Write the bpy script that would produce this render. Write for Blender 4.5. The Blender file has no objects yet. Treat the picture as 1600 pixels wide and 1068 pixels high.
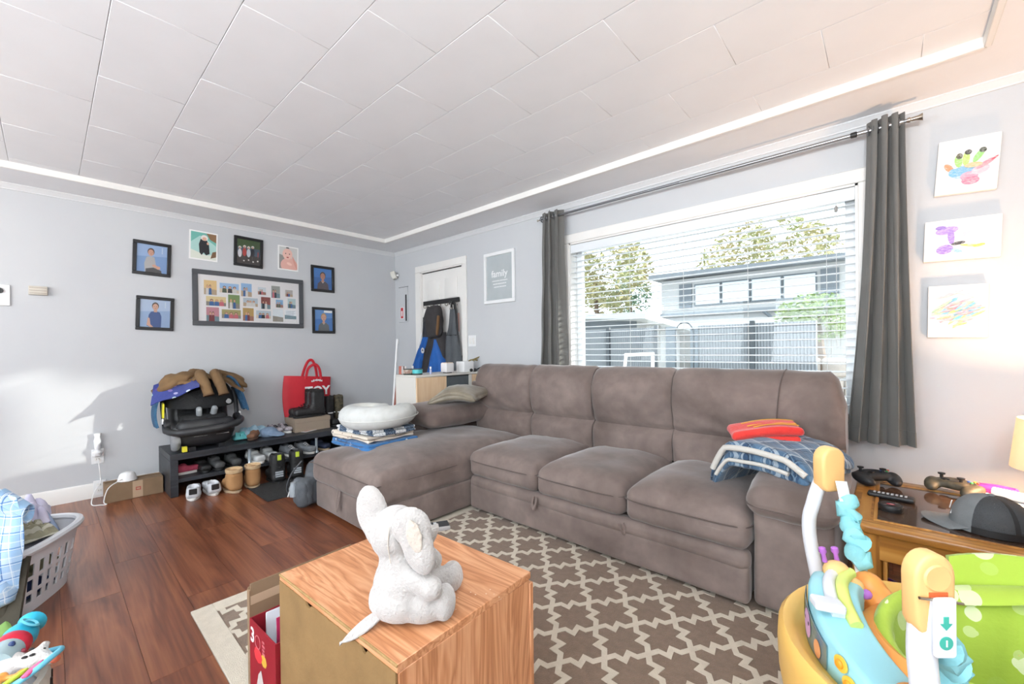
import bpy, bmesh, math, random
from mathutils import Vector, Matrix, Euler, noise
random.seed(7)
sc = bpy.context.scene
COL = sc.collection
R = math.radians
PI = math.pi

# ------------------------------------------------------------------ camera, world, lights
cd = bpy.data.cameras.new('camera'); cam = bpy.data.objects.new('camera', cd); COL.objects.link(cam)
cd.sensor_width = 36.0; cd.lens = 656.947 / 1600 * 36.0; cd.shift_y = 13.5 / 1600; cd.clip_start = 0.02; cd.clip_end = 200
_yaw, _pit, _rol = R(42.0517), R(-0.2795), R(-0.6707)
_f = Vector((-math.sin(_yaw) * math.cos(_pit), math.cos(_yaw) * math.cos(_pit), math.sin(_pit)))
_r = Vector((math.cos(_yaw), math.sin(_yaw), 0)); _u = _r.cross(_f)
_r2 = _r * math.cos(_rol) + _u * math.sin(_rol); _u2 = -_r * math.sin(_rol) + _u * math.cos(_rol)
cam.matrix_world = Matrix(((_r2.x, _u2.x, -_f.x, 0.0), (_r2.y, _u2.y, -_f.y, 0.0), (_r2.z, _u2.z, -_f.z, 1.13), (0, 0, 0, 1)))
sc.camera = cam

w = bpy.data.worlds.new('sky'); sc.world = w; w.use_nodes = True
_bg = w.node_tree.nodes['Background']; _bg.inputs[0].default_value = (0.90, 0.95, 1.0, 1); _bg.inputs[1].default_value = 4.0

def light(name, kind, loc, energy, color, size=None, size_y=None, rot=None):
    l = bpy.data.lights.new(name, kind); l.energy = energy; l.color = color
    o = bpy.data.objects.new(name, l); COL.objects.link(o); o.location = loc
    if kind == 'AREA':
        l.shape = 'RECTANGLE'; l.size = size; l.size_y = size_y
    elif kind == 'POINT' and size: l.shadow_soft_size = size
    if rot: o.rotation_euler = rot
    return o
_s = light('sun', 'SUN', (6, 9, 4), 9.0, (1.0, 0.93, 0.82))
_s.data.angle = R(1.1)
_s.rotation_euler = Vector((-0.74, -0.672, -0.2)).to_track_quat('-Z', 'Y').to_euler()
# fill lights added behind the camera to brighten the room, set at the rear openings
light('rear_fill_light', 'AREA', (-3.0, -2.55, 1.45), 42, (0.9, 0.95, 1.0), 1.9, 1.3, (R(112), 0, 0))
light('rear_fill_light', 'AREA', (-0.6, -2.55, 1.45), 85, (0.9, 0.95, 1.0), 1.9, 1.3, (R(112), 0, 0))

vs = sc.view_settings
sc.display_settings.display_device = 'sRGB'
vs.view_transform = 'Standard'; vs.look = 'None'; vs.gamma = 1.0; vs.use_curve_mapping = False
vs.exposure = 0.1

# ------------------------------------------------------------------ materials
def lin(h):
    if isinstance(h, (tuple, list)): return tuple(h)[:3] + (1,)
    h = h.lstrip('#'); o = []
    for i in (0, 2, 4):
        c = int(h[i:i + 2], 16) / 255
        o.append(c / 12.92 if c <= 0.04045 else ((c + 0.055) / 1.055) ** 2.4)
    return tuple(o) + (1,)
_mc = {}
class NT:
    def __init__(s, name):
        s.m = bpy.data.materials.new(name); s.m.use_nodes = True; s.t = s.m.node_tree
        s.b = s.t.nodes['Principled BSDF']; s.out = s.t.nodes['Material Output']
    def n(s, typ, **kw):
        nd = s.t.nodes.new(typ)
        for k, v in kw.items():
            if k.startswith('_'): setattr(nd, k[1:], v)
            else: nd.inputs[k.replace('__', ' ')].default_value = v
        return nd
    def l(s, a, b): s.t.links.new(a, b)
    def coord(s, kind='Object', scale=(1, 1, 1), loc=(0, 0, 0), rot=(0, 0, 0), rnd=False):
        tc = s.n('ShaderNodeTexCoord'); mp = s.n('ShaderNodeMapping')
        mp.inputs['Scale'].default_value = scale; mp.inputs['Location'].default_value = loc; mp.inputs['Rotation'].default_value = rot
        if rnd:
            oi = s.n('ShaderNodeObjectInfo'); mu = s.n('ShaderNodeMath', _operation='MULTIPLY'); mu.inputs[1].default_value = 37.0
            s.l(oi.outputs['Random'], mu.inputs[0]); ad = s.n('ShaderNodeVectorMath', _operation='ADD')
            s.l(tc.outputs[kind], ad.inputs[0]); s.l(mu.outputs[0], ad.inputs[1]); s.l(ad.outputs[0], mp.inputs['Vector'])
        else: s.l(tc.outputs[kind], mp.inputs['Vector'])
        return mp.outputs[0]
    def ramp(s, fac, stops):
        r = s.n('ShaderNodeValToRGB'); e = r.color_ramp.elements
        while len(e) < len(stops): e.new(0.5)
        for i, (p, c) in enumerate(stops): e[i].position = p; e[i].color = lin(c)
        s.l(fac, r.inputs[0]); return r.outputs[0]
    def mix(s, fac, a, b, mode='MIX'):
        m = s.n('ShaderNodeMix', _data_type='RGBA', _blend_type=mode)
        for v, i in ((fac, 0), (a, 6), (b, 7)):
            if hasattr(v, 'links'): s.l(v, m.inputs[i])
            else: m.inputs[i].default_value = v if i == 0 else lin(v)
        return m.outputs[2]
    def math(s, op, a, b=0.0, c=0.0):
        m = s.n('ShaderNodeMath', _operation=op)
        for v, i in ((a, 0), (b, 1), (c, 2)):
            if hasattr(v, 'links'): s.l(v, m.inputs[i])
            else: m.inputs[i].default_value = v
        return m.outputs[0]
    def noise(s, vec, scale, detail=3, dist=0.0, rough=0.55):
        nz = s.n('ShaderNodeTexNoise'); nz.inputs['Scale'].default_value = scale; nz.inputs['Detail'].default_value = detail
        nz.inputs['Distortion'].default_value = dist; nz.inputs['Roughness'].default_value = rough
        s.l(vec, nz.inputs['Vector']); return nz.outputs[0]
    def bump(s, h, strength, dist=0.01):
        b = s.n('ShaderNodeBump'); b.inputs['Strength'].default_value = strength; b.inputs['Distance'].default_value = dist
        s.l(h, b.inputs['Height']); s.l(b.outputs[0], s.b.inputs['Normal'])
    def set(s, **kw):
        for k, v in kw.items(): s.b.inputs[k.replace('__', ' ')].default_value = v
    def base(s, c):
        if hasattr(c, 'links'): s.l(c, s.b.inputs['Base Color'])
        else: s.b.inputs['Base Color'].default_value = lin(c)

def mat(name, c, rough=0.6, metal=0.0, c2=None, sc_=6, bump=0.0, bs=90, sheen=0.0, coat=0.0, spec=0.5, stretch=(1, 1, 1)):
    if name in _mc: return _mc[name]
    t = NT(name); t.set(Roughness=rough, Metallic=metal, Sheen__Weight=sheen, Coat__Weight=coat, Specular__IOR__Level=spec)
    v = t.coord('Object', stretch)
    if c2:
        f = t.noise(v, sc_, 4); t.base(t.ramp(f, [(0.32, c), (0.68, c2)]))
    else: t.base(c)
    if bump: t.bump(t.noise(v, bs, 3), bump)
    _mc[name] = t.m; return t.m
def wood(name, ca, cb, cc, axis='x', scale=1.0, rough=0.4, rnd=False, rings=7.0, coat=0.0, rw=0.55):
    if name in _mc: return _mc[name]
    t = NT(name); s = [7.0, 7.0, 7.0]; s['xyz'.index(axis)] = 0.7; s = tuple(k * scale for k in s)
    v = t.coord('Object', s, rnd=rnd); n1 = t.noise(v, 0.55, 4, 0.6)
    wv = t.n('ShaderNodeTexNoise'); wv.inputs['Scale'].default_value = 9.0; wv.inputs['Detail'].default_value = 5
    s2 = [60.0, 60.0, 60.0]; s2['xyz'.index(axis)] = 1.6
    v2 = t.coord('Object', tuple(k * scale for k in s2), rnd=rnd); t.l(v2, wv.inputs['Vector']); wv.inputs['Scale'].default_value = 1.0
    r = t.math('FRACT', t.math('MULTIPLY', n1, rings)); r = t.math('ABSOLUTE', t.math('SUBTRACT', r, 0.5)); r = t.math('MULTIPLY', r, 2.0)
    f = t.math('ADD', t.math('MULTIPLY', r, rw), t.math('MULTIPLY', wv.outputs[0], 1.0 - rw))
    col = t.ramp(f, [(0.12, ca), (0.45, cb), (0.85, cc)])
    if rnd:
        oi = t.n('ShaderNodeObjectInfo'); hv = t.n('ShaderNodeHueSaturation'); t.l(col, hv.inputs['Color'])
        t.l(t.math('MULTIPLY_ADD', oi.outputs['Random'], 0.28, 0.86), hv.inputs['Value']); col = hv.outputs[0]
    t.base(col); t.set(Roughness=rough, Coat__Weight=coat, Coat__Roughness=0.2); t.bump(wv.outputs[0], 0.06, 0.004)
    _mc[name] = t.m; return t.m
def plaid(name, base, stripes, rough=0.9, axes=(0, 2), rot=(0, 0, 0), bump=0.3, kind='Object'):
    """stripes: list of (period, width, offset, colour, opacity) woven in both directions"""
    if name in _mc: return _mc[name]
    t = NT(name); v = t.coord(kind, rot=rot); sp = t.n('ShaderNodeSeparateXYZ'); t.l(v, sp.inputs[0]); col = None
    cur = base
    for (per, wd, off, c, op) in stripes:
        for a in axes:
            fr = t.math('FRACT', t.math('ADD', t.math('DIVIDE', sp.outputs[a], per), 50.0 + off)); m = t.math('LESS_THAN', fr, wd)
            cur = t.mix(t.math('MULTIPLY', m, op), cur, c)
    t.base(cur); t.set(Roughness=rough, Sheen__Weight=0.2); t.bump(t.noise(v, 60, 3), bump); _mc[name] = t.m; return t.m
def speck(name, base, spots, scale, thr=0.33, rough=0.9, bump=0.2):
    """cloth with scattered printed spots: spots = list of colours"""
    if name in _mc: return _mc[name]
    t = NT(name); v = t.coord(); vo = t.n('ShaderNodeTexVoronoi'); vo.inputs['Scale'].default_value = scale; t.l(v, vo.inputs['Vector'])
    m = t.math('LESS_THAN', vo.outputs['Distance'], thr); sx = t.n('ShaderNodeSeparateColor'); t.l(vo.outputs['Color'], sx.inputs[0])
    k = len(spots); c = t.ramp(sx.outputs[0], [(0.0, spots[0])] + [((i) / k, spots[i]) for i in range(1, k)]) if k > 1 else spots[0]
    t.base(t.mix(m, base, c)); t.set(Roughness=rough, Sheen__Weight=0.2); t.bump(t.noise(v, 50, 3), bump); _mc[name] = t.m; return t.m
def print_mat():
    if 'print' in _mc: return _mc['print']
    t = NT('printed_ink'); a = t.n('ShaderNodeAttribute', _attribute_name='Col'); t.l(a.outputs['Color'], t.b.inputs['Base Color']); t.set(Roughness=0.35)
    _mc['print'] = t.m; return t.m
def glassy(name, tint, fac, rough=0.02):
    if name in _mc: return _mc[name]
    t = NT(name); tr = t.n('ShaderNodeBsdfTransparent'); tr.inputs[0].default_value = lin(tint); gl = t.n('ShaderNodeBsdfGlossy'); gl.inputs['Roughness'].default_value = rough
    fr = t.n('ShaderNodeFresnel'); fr.inputs[0].default_value = 1.45; mx = t.n('ShaderNodeMixShader')
    t.l(t.math('MULTIPLY', fr.outputs[0], fac), mx.inputs[0]); t.l(tr.outputs[0], mx.inputs[1]); t.l(gl.outputs[0], mx.inputs[2]); t.l(mx.outputs[0], t.out.inputs[0])
    _mc[name] = t.m; return t.m
def emit(name, c, s):
    if name in _mc: return _mc[name]
    t = NT(name); t.base(c); t.b.inputs['Emission Color'].default_value = lin(c); t.b.inputs['Emission Strength'].default_value = s; _mc[name] = t.m; return t.m

# ------------------------------------------------------------------ geometry helpers: every shape is (verts, faces)
def from_bm(bm):
    bm.verts.index_update(); v = [tuple(p.co) for p in bm.verts]; f = [tuple(q.index for q in fc.verts) for fc in bm.faces]; bm.free(); return v, f
def bev(vf, wd, seg=2, ang=30):
    bm = bmesh.new(); vs_ = [bm.verts.new(p) for p in vf[0]]
    for f in vf[1]:
        try: bm.faces.new([vs_[i] for i in f])
        except ValueError: pass
    bm.normal_update()
    ed = [e for e in bm.edges if len(e.link_faces) == 2 and e.calc_face_angle(0) > R(ang)]
    bmesh.ops.bevel(bm, geom=ed, offset=wd, segments=seg, affect='EDGES', profile=0.5, clamp_overlap=True); return from_bm(bm)
def box(sx, sy, sz, c=(0, 0, 0), b=0, seg=2):
    x, y, z = sx / 2, sy / 2, sz / 2
    v = [(i * x + c[0], j * y + c[1], k * z + c[2]) for k in (-1, 1) for j in (-1, 1) for i in (-1, 1)]
    f = [(0, 2, 3, 1), (4, 5, 7, 6), (0, 1, 5, 4), (2, 6, 7, 3), (0, 4, 6, 2), (1, 3, 7, 5)]
    return bev((v, f), b, seg) if b else (v, f)
def bx(x0, x1, y0, y1, z0, z1, b=0, seg=2): return box(x1 - x0, y1 - y0, z1 - z0, ((x0 + x1) / 2, (y0 + y1) / 2, (z0 + z1) / 2), b, seg)
def tf(vf, loc=(0, 0, 0), rot=(0, 0, 0), s=(1, 1, 1)):
    if not hasattr(s, '__len__'): s = (s, s, s)
    m = Matrix.Translation(loc) @ Euler([R(a) for a in rot]).to_matrix().to_4x4() @ Matrix.Diagonal((*s, 1))
    return [tuple(m @ Vector(p)) for p in vf[0]], vf[1]
def soft(sx, sy, sz, r, n=6, puff=(0, 0, 0), c=(0, 0, 0), nz=0.0, ns=6.0, seed=0, m=3):
    H = (sx / 2, sy / 2, sz / 2); r = min(r, min(H) * 0.98)
    def ax(h):
        a = [-(h - r) - r * math.tan(R(45) * k / m) for k in range(m, 0, -1)]; k = max(2, n)
        mid = [-(h - r) + 2 * (h - r) * i / k for i in range(k + 1)]; return a + mid + [-q for q in reversed(a)]
    A = [ax(h) for h in H]; idx = {}; V = []; F = []
    def vid(p):
        k = (round(p[0], 6), round(p[1], 6), round(p[2], 6))
        if k in idx: return idx[k]
        q = [max(-(H[i] - r), min(H[i] - r, p[i])) for i in range(3)]; d = Vector([p[i] - q[i] for i in range(3)])
        d = d.normalized() * r; o = [q[i] + d[i] for i in range(3)]
        w_ = [1 - min(1, abs(o[i] / H[i])) ** 2 for i in range(3)]
        s_ = [max(-1, min(1, o[i] / H[i])) for i in range(3)]
        for i in range(3):
            if puff[i]: o[i] += puff[i] * (s_[i]) * w_[(i + 1) % 3] * w_[(i + 2) % 3]
        if nz:
            P = Vector(o); t = Vector((seed * 3.1, seed * 1.7, seed * 2.3)); a = noise.fractal(P * ns + t, 1.0, 2.0, 3) * nz
            P = P + d.normalized() * a; o = list(P)
        idx[k] = len(V); V.append((o[0] + c[0], o[1] + c[1], o[2] + c[2])); return idx[k]
    for a in range(3):
        b, cc = (a + 1) % 3, (a + 2) % 3
        for sg in (-1, 1):
            for i in range(len(A[b]) - 1):
                for j in range(len(A[cc]) - 1):
                    q = []
                    for (ii, jj) in ((i, j), (i + 1, j), (i + 1, j + 1), (i, j + 1)):
                        p = [0, 0, 0]; p[a] = sg * H[a]; p[b] = A[b][ii]; p[cc] = A[cc][jj]; q.append(vid(p))
                    F.append(tuple(q) if sg > 0 else tuple(reversed(q)))
    return V, F
def lathe(prof, n=24, cap=True):
    V = []; F = []; k = len(prof)
    for (r, z) in prof:
        for i in range(n): V.append((r * math.cos(2 * PI * i / n), r * math.sin(2 * PI * i / n), z))
    for j in range(k - 1):
        for i in range(n): F.append((j * n + i, j * n + (i + 1) % n, (j + 1) * n + (i + 1) % n, (j + 1) * n + i))
    if cap:
        if prof[0][0] > 1e-5: F.append(tuple(reversed(range(n))))
        if prof[-1][0] > 1e-5: F.append(tuple((k - 1) * n + i for i in range(n)))
    return V, F
def cyl(r, h, n=20, b=0.0): return lathe([(r, 0), (r, h)], n) if not b else lathe([(r - b, 0), (r, b), (r, h - b), (r - b, h)], n)
def tube(pts, r, n=8, closed=False, flat=1.0, up=None):
    P = [Vector(p) for p in pts]; k = len(P); V = []; F = []
    rr = r if hasattr(r, '__len__') else [r] * k
    T = [((P[(i + 1) % k] - P[i - 1]) if closed else (P[min(i + 1, k - 1)] - P[max(i - 1, 0)])).normalized() for i in range(k)]
    u = Vector(up) if up else (Vector((0, 0, 1)) if abs(T[0].z) < 0.9 else Vector((1, 0, 0)))
    u = (u - T[0] * u.dot(T[0])).normalized()
    for i in range(k):
        if i: u = (u - T[i] * u.dot(T[i])).normalized()
        wv = T[i].cross(u)
        for j in range(n):
            a = 2 * PI * j / n; V.append(tuple(P[i] + (u * math.cos(a) * flat + wv * math.sin(a)) * rr[i]))
    for i in range(k if closed else k - 1):
        for j in range(n): a, b = i * n, ((i + 1) % k) * n; F.append((a + j, a + (j + 1) % n, b + (j + 1) % n, b + j))
    if not closed: F.append(tuple(reversed(range(n)))); F.append(tuple((k - 1) * n + j for j in range(n)))
    return V, F
def smooth_path(ctrl, k=6, closed=False):
    P = [Vector(c) for c in ctrl]; n = len(P); o = []
    for i in range(n if closed else n - 1):
        p0, p1, p2, p3 = (P[(i - 1) % n], P[i], P[(i + 1) % n], P[(i + 2) % n]) if closed else (P[max(i - 1, 0)], P[i], P[i + 1], P[min(i + 2, n - 1)])
        for j in range(k):
            t = j / k; o.append(0.5 * ((2 * p1) + (p2 - p0) * t + (2 * p0 - 5 * p1 + 4 * p2 - p3) * t * t + (3 * p1 - p0 - 3 * p2 + p3) * t ** 3))
    if not closed: o.append(P[-1])
    return [tuple(p) for p in o]
def prism(poly, z0, z1):
    n = len(poly); V = [(p[0], p[1], z0) for p in poly] + [(p[0], p[1], z1) for p in poly]
    return V, [tuple(reversed(range(n))), tuple(range(n, 2 * n))] + [(i, (i + 1) % n, n + (i + 1) % n, n + i) for i in range(n)]
def ell(rx, ry, rz, c=(0, 0, 0), n=14, m=9, rot=(0, 0, 0)):
    V = [(0, 0, -rz)]; F = []
    for j in range(1, m):
        a = -PI / 2 + PI * j / m
        for i in range(n): V.append((rx * math.cos(a) * math.cos(2 * PI * i / n), ry * math.cos(a) * math.sin(2 * PI * i / n), rz * math.sin(a)))
    V.append((0, 0, rz)); top = len(V) - 1
    for i in range(n): F.append((0, 1 + (i + 1) % n, 1 + i)); F.append((top, top - n + i, top - n + (i + 1) % n))
    for j in range(m - 2):
        for i in range(n): a = 1 + j * n; F.append((a + i, a + (i + 1) % n, a + n + (i + 1) % n, a + n + i))
    return tf((V, F), c, rot)
def sheet(fn, nu, nv, th=0.004):
    """grid surface fn(u,v) in [0,1]^2 with real thickness"""
    P = [[Vector(fn(i / nu, j / nv)) for j in range(nv + 1)] for i in range(nu + 1)]; V = []; F = []
    N = [[((P[min(i + 1, nu)][j] - P[max(i - 1, 0)][j]).cross(P[i][min(j + 1, nv)] - P[i][max(j - 1, 0)])) for j in range(nv + 1)] for i in range(nu + 1)]
    for s in (0.5, -0.5):
        for i in range(nu + 1):
            for j in range(nv + 1):
                nn = N[i][j].normalized() if N[i][j].length > 1e-12 else Vector((0, 0, 1)); V.append(tuple(P[i][j] + nn * th * s))
    k = (nu + 1) * (nv + 1); g = lambda i, j: i * (nv + 1) + j
    for i in range(nu):
        for j in range(nv):
            F.append((g(i, j), g(i + 1, j), g(i + 1, j + 1), g(i, j + 1))); F.append((k + g(i, j), k + g(i, j + 1), k + g(i + 1, j + 1), k + g(i + 1, j)))
    for i in range(nu):
        for j in (0, nv):
            a, b = g(i, j), g(i + 1, j); F.append((a, k + a, k + b, b) if j == 0 else (a, b, k + b, k + a))
    for j in range(nv):
        for i in (0, nu):
            a, b = g(i, j), g(i, j + 1); F.append((a, b, k + b, k + a) if i == 0 else (a, k + a, k + b, b))
    return V, F
def text(s, size, depth=0.001, align='CENTER', bold=0.0):
    cu = bpy.data.curves.new('t', 'FONT'); cu.body = s; cu.size = size; cu.extrude = depth / 2; cu.align_x = align; cu.align_y = 'CENTER'; cu.offset = bold; cu.resolution_u = 3
    o = bpy.data.objects.new('t', cu); COL.objects.link(o); dg = bpy.context.evaluated_depsgraph_get(); me = bpy.data.meshes.new_from_object(o.evaluated_get(dg))
    r = ([tuple(v.co) for v in me.vertices], [tuple(p.vertices) for p in me.polygons]); bpy.data.objects.remove(o); bpy.data.curves.remove(cu); bpy.data.meshes.remove(me); return r
def blob(shapes, vox=0.008, it=4, nz=0.0, ns=20, seed=0):
    """melt overlapping solids into one continuous skin (voxel remesh + smoothing)"""
    g = G()
    for s in shapes: g.add(s)
    me = bpy.data.meshes.new('b'); me.from_pydata(g.v, [], g.f); o = bpy.data.objects.new('b', me); COL.objects.link(o)
    md = o.modifiers.new('r', 'REMESH'); md.mode = 'VOXEL'; md.voxel_size = vox
    if it: sm = o.modifiers.new('s', 'SMOOTH'); sm.factor = 0.5; sm.iterations = it
    dg = bpy.context.evaluated_depsgraph_get(); m2 = bpy.data.meshes.new_from_object(o.evaluated_get(dg))
    V = [v.co.copy() for v in m2.vertices]
    if nz:
        t = Vector((seed * 3.3, seed, seed * 2.1)); NV = [v.normal.copy() for v in m2.vertices]; V = [p + q * (noise.fractal(p * ns + t, 1.0, 2.0, 3) * nz) for p, q in zip(V, NV)]
    F = [tuple(p.vertices) for p in m2.polygons]; bpy.data.objects.remove(o); bpy.data.meshes.remove(me); bpy.data.meshes.remove(m2); return [tuple(p) for p in V], F
class G:
    def __init__(s): s.v = []; s.f = []; s.mi = []; s.c = []; s.col = False
    def add(s, vf, mi=0, c=None):
        b = len(s.v); s.v += list(vf[0]); s.f += [tuple(i + b for i in f) for f in vf[1]]; s.mi += [mi] * len(vf[1]); s.c += [c] * len(vf[1])
        if c is not None: s.col = True
        return s
    def obj(s, name, mats, parent=None, ang=40, smooth=True):
        me = bpy.data.meshes.new(name); me.from_pydata(s.v, [], s.f); me.validate(); mats = mats if isinstance(mats, (list, tuple)) else [mats]
        for m in mats: me.materials.append(m)
        if len(me.polygons) == len(s.mi):
            if len(mats) > 1: me.polygons.foreach_set('material_index', s.mi)
            if s.col:
                at = me.color_attributes.new('Col', 'FLOAT_COLOR', 'CORNER')
                for p, c in zip(me.polygons, s.c):
                    cc = lin(c) if c else (0.8, 0.8, 0.8, 1)
                    for li in p.loop_indices: at.data[li].color = cc
        if smooth:
            me.shade_smooth(); me.set_sharp_from_angle(angle=R(ang))
        o = bpy.data.objects.new(name, me); COL.objects.link(o)
        if parent: o.parent = parent
        return o
def mk(name, vf, m, parent=None, ang=40): return G().add(vf).obj(name, m, parent, ang)
def tag(o, label, cat, group=None, kind=None):
    o['label'] = label
    if cat: o['category'] = cat
    if group: o['group'] = group
    if kind: o['kind'] = kind
    return o
def thing(name, label, cat, loc=(0, 0, 0), rot=(0, 0, 0), group=None):
    o = bpy.data.objects.new(name, None); COL.objects.link(o); o.empty_display_size = 0.1
    o.location = loc; o.rotation_euler = [R(a) for a in rot]; return tag(o, label, cat, group)
def place(o, loc, rot=(0, 0, 0)): o.location = loc; o.rotation_euler = [R(a) for a in rot]; return o
def structure(name, vf, m, parent=None, label=None, ang=40):
    o = (vf if isinstance(vf, G) else G().add(vf)).obj(name, m, parent, ang)
    if not parent: o['kind'] = 'structure'
    if label: o['label'] = label
    return o
def copytree(o, parent=None):
    c = o.copy(); COL.objects.link(c)
    if parent: c.parent = parent
    for ch in [k for k in o.children]: copytree(ch, c)
    return c
WL = (90, 0, 90)   # things hung on the left wall: local x runs right along the wall, y up, z out into the room
WB = (90, 0, 0)    # the same for the window wall
def rect(x0, y0, x1, y1, z=0.0): return [(x0, y0, z), (x1, y0, z), (x1, y1, z), (x0, y1, z)], [(0, 1, 2, 3)]
def disc(cx, cy, rx, ry, z=0.0, n=18, rot=0, a0=0, a1=360):
    V = []; cr, sr = math.cos(R(rot)), math.sin(R(rot))
    for i in range(n):
        a = R(a0 + (a1 - a0) * i / (n if a1 - a0 == 360 else n - 1)); x, y = rx * math.cos(a), ry * math.sin(a); V.append((cx + x * cr - y * sr, cy + x * sr + y * cr, z))
    return V, [tuple(range(n))]
def clip(vf, a, b):
    P = [(p[0], p[1]) for p in vf[0]]
    for ax, sg, lim in ((0, 1, a), (0, -1, a), (1, 1, b), (1, -1, b)):
        Q = []
        for i in range(len(P)):
            p, q = P[i], P[(i + 1) % len(P)]; ip, iq = sg * p[ax] <= lim, sg * q[ax] <= lim
            if ip: Q.append(p)
            if ip != iq: t = (sg * lim - p[ax]) / (q[ax] - p[ax]); Q.append((p[0] + (q[0] - p[0]) * t, p[1] + (q[1] - p[1]) * t))
        P = Q
        if len(P) < 3: return None
    return [(p[0], p[1], 0) for p in P], [tuple(range(len(P)))]
def clipall(S, a, b): return [(c, k) for c, k in ((clip(v, a, b), k) for v, k in S) if c]
def poly(pts, z=0.0): return [(p[0], p[1], z) for p in pts], [tuple(range(len(pts)))]
# ================================================================== room shell
XL, XR, YB, YF, ZS, ZT = -4.655, 0.72, 2.97, -2.6, 2.345, 2.385
TX0, TX1, TY0, TY1 = -4.264, 0.30, -2.2, 2.60
WX0, WX1, WZ0, WZ1 = -2.01, -0.13, 0.70, 2.006          # window opening
DX0, DX1, DZ = -4.11, -3.365, 2.035                      # door opening
m_wall = mat('wall_paint', '#c5c7c9', 0.75, c2='#c2c4c7', sc_=3, bump=0.03, bs=220)
m_white = mat('white_trim_paint', '#e9e7e3', 0.45, c2='#e5e3df', sc_=4)
m_ceil = mat('ceiling_paint', '#eaebed', 0.7, c2='#e6e7e9', sc_=3, bump=0.02, bs=160)
# floor: slab and laminate planks
m_gap = mat('floor_underlay', '#3a2015', 0.8)
m_plank = wood('laminate_planks', '#50291a', '#7a452c', '#99603f', 'x', 1.6, 0.33, rnd=True, rings=5, coat=0.25, rw=0.38)
floor = structure('floor', bx(XL - 0.14, XR + 0.14, YF - 0.14, YB + 0.14, -0.06, -0.012), m_gap, label='reddish brown laminate plank floor')
PW, PL = 0.1965, 1.21
_pm = {}
def plank(x0, x1, y0, y1):
    k = (round(x1 - x0, 3), round(y1 - y0, 3))
    if k not in _pm: _pm[k] = mk('plank', box(k[0] - 0.0012, k[1] - 0.0016, 0.012, (0, 0, -0.006)), m_plank, floor); o = _pm[k]
    else: o = _pm[k].copy(); COL.objects.link(o)
    o.location = ((x0 + x1) / 2, (y0 + y1) / 2, 0)
y = 0.032 - PW * 14; row = 0
while y < YB:
    y0, y1 = max(y, YF), min(y + PW, YB)
    if y1 - y0 > 0.02:
        x = -2.72 - PL * 4 + [0, 0.47, 0.0, 0.83, 0.3, 0.66][row % 6]
        while x < XR:
            a, b = max(x, XL), min(x + PL, XR)
            if b - a > 0.03: plank(a, b, y0, y1)
            x += PL
    y += PW; row += 1
# walls
g = G()
TH = 0.14
for q in ((XL, DX0, 0, ZT + 0.1), (DX0, DX1, DZ, ZT + 0.1), (DX1, WX0, 0, ZT + 0.1), (WX0, WX1, 0, WZ0), (WX0, WX1, WZ1, ZT + 0.1), (WX1, XR, 0, ZT + 0.1)):
    g.add(bx(q[0], q[1], YB, YB + TH, q[2], q[3]))
structure('wall_back', g, m_wall, label='light grey wall with the front door and the wide window')
structure('wall_left', bx(XL - TH, XL, YF - TH, YB + TH, 0, ZT + 0.1), m_wall, label='long light grey wall hung with family photographs')
structure('wall_right', bx(XR, XR + TH, YF - TH, YB + TH, 0, ZT + 0.1), m_wall, label='light grey wall at the right end of the room')
g = G()
for q in ((XL, -3.95, 0, ZT + .1), (-3.95, -2.05, 0, .8), (-3.95, -2.05, 2.1, ZT + .1), (-2.05, -1.55, 0, ZT + .1), (-1.55, .35, 0, .8), (-1.55, .35, 2.1, ZT + .1), (.35, XR, 0, ZT + .1)):
    g.add(bx(q[0], q[1], YF - TH, YF, q[2], q[3]))
structure('wall_front', g, m_wall, label='light grey wall behind the viewpoint with two openings added for light')
for i, x in enumerate((-3.0, -0.6)):  # unseen windows, added to go with the rear fill lights
    wn = structure('window_%d' % (i + 2), G().add(bx(x - 1.0, x + 1.0, YF, YF + .02, .74, .8)).add(bx(x - 1.0, x + 1.0, YF, YF + .02, 2.1, 2.16)).add(bx(x - 1.0, x - .95, YF, YF + .02, .8, 2.1)).add(bx(x + .95, x + 1.0, YF, YF + .02, .8, 2.1)), m_white)
    mk('pane', bx(x - .95, x + .95, YF - .09, YF - .085, .8, 2.1), glassy('clear_glass', '#f4f8fa', 0.5), wn)
# ceiling: soffit border, tray riser and tiles
g = G()
for q in ((XL - TH, TX0, YF - TH, YB + TH), (TX1, XR + TH, YF - TH, YB + TH), (TX0, TX1, TY1, YB + TH), (TX0, TX1, YF - TH, TY0)):
    g.add(bx(q[0], q[1], q[2], q[3], ZS, ZT + 0.09))
g.add(bx(TX0, TX1, TY0, TY1, ZT + 0.03, ZT + 0.09))
ceil = structure('ceiling', g, m_ceil, label='white tray ceiling of staggered rectangular tiles')
_tm = {}
def tile(x0, x1, y0, y1):
    k = (round(x1 - x0, 3), round(y1 - y0, 3))
    if k not in _tm: _tm[k] = mk('tile', box(k[0] - 0.0012, k[1] - 0.0016, 0.026, (0, 0, 0.013), 0.0018, 1), m_ceil, ceil); o = _tm[k]
    else: o = _tm[k].copy(); COL.objects.link(o)
    o.location = ((x0 + x1) / 2, (y0 + y1) / 2, ZT)
TLEN, TWID = 0.6125, 0.3187
y = 0.489 - TWID * 9; row = 1
while y < TY1:
    y0, y1 = max(y, TY0), min(y + TWID, TY1)
    if y1 - y0 > 0.02:
        x = -1.733 - TLEN * 6 + (TLEN / 2 if row % 2 else 0)
        while x < TX1:
            a, b = max(x, TX0), min(x + TLEN, TX1)
            if b - a > 0.02: tile(a, b, y0, y1)
            x += TLEN
    y += TWID; row += 1
g = G()
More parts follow.
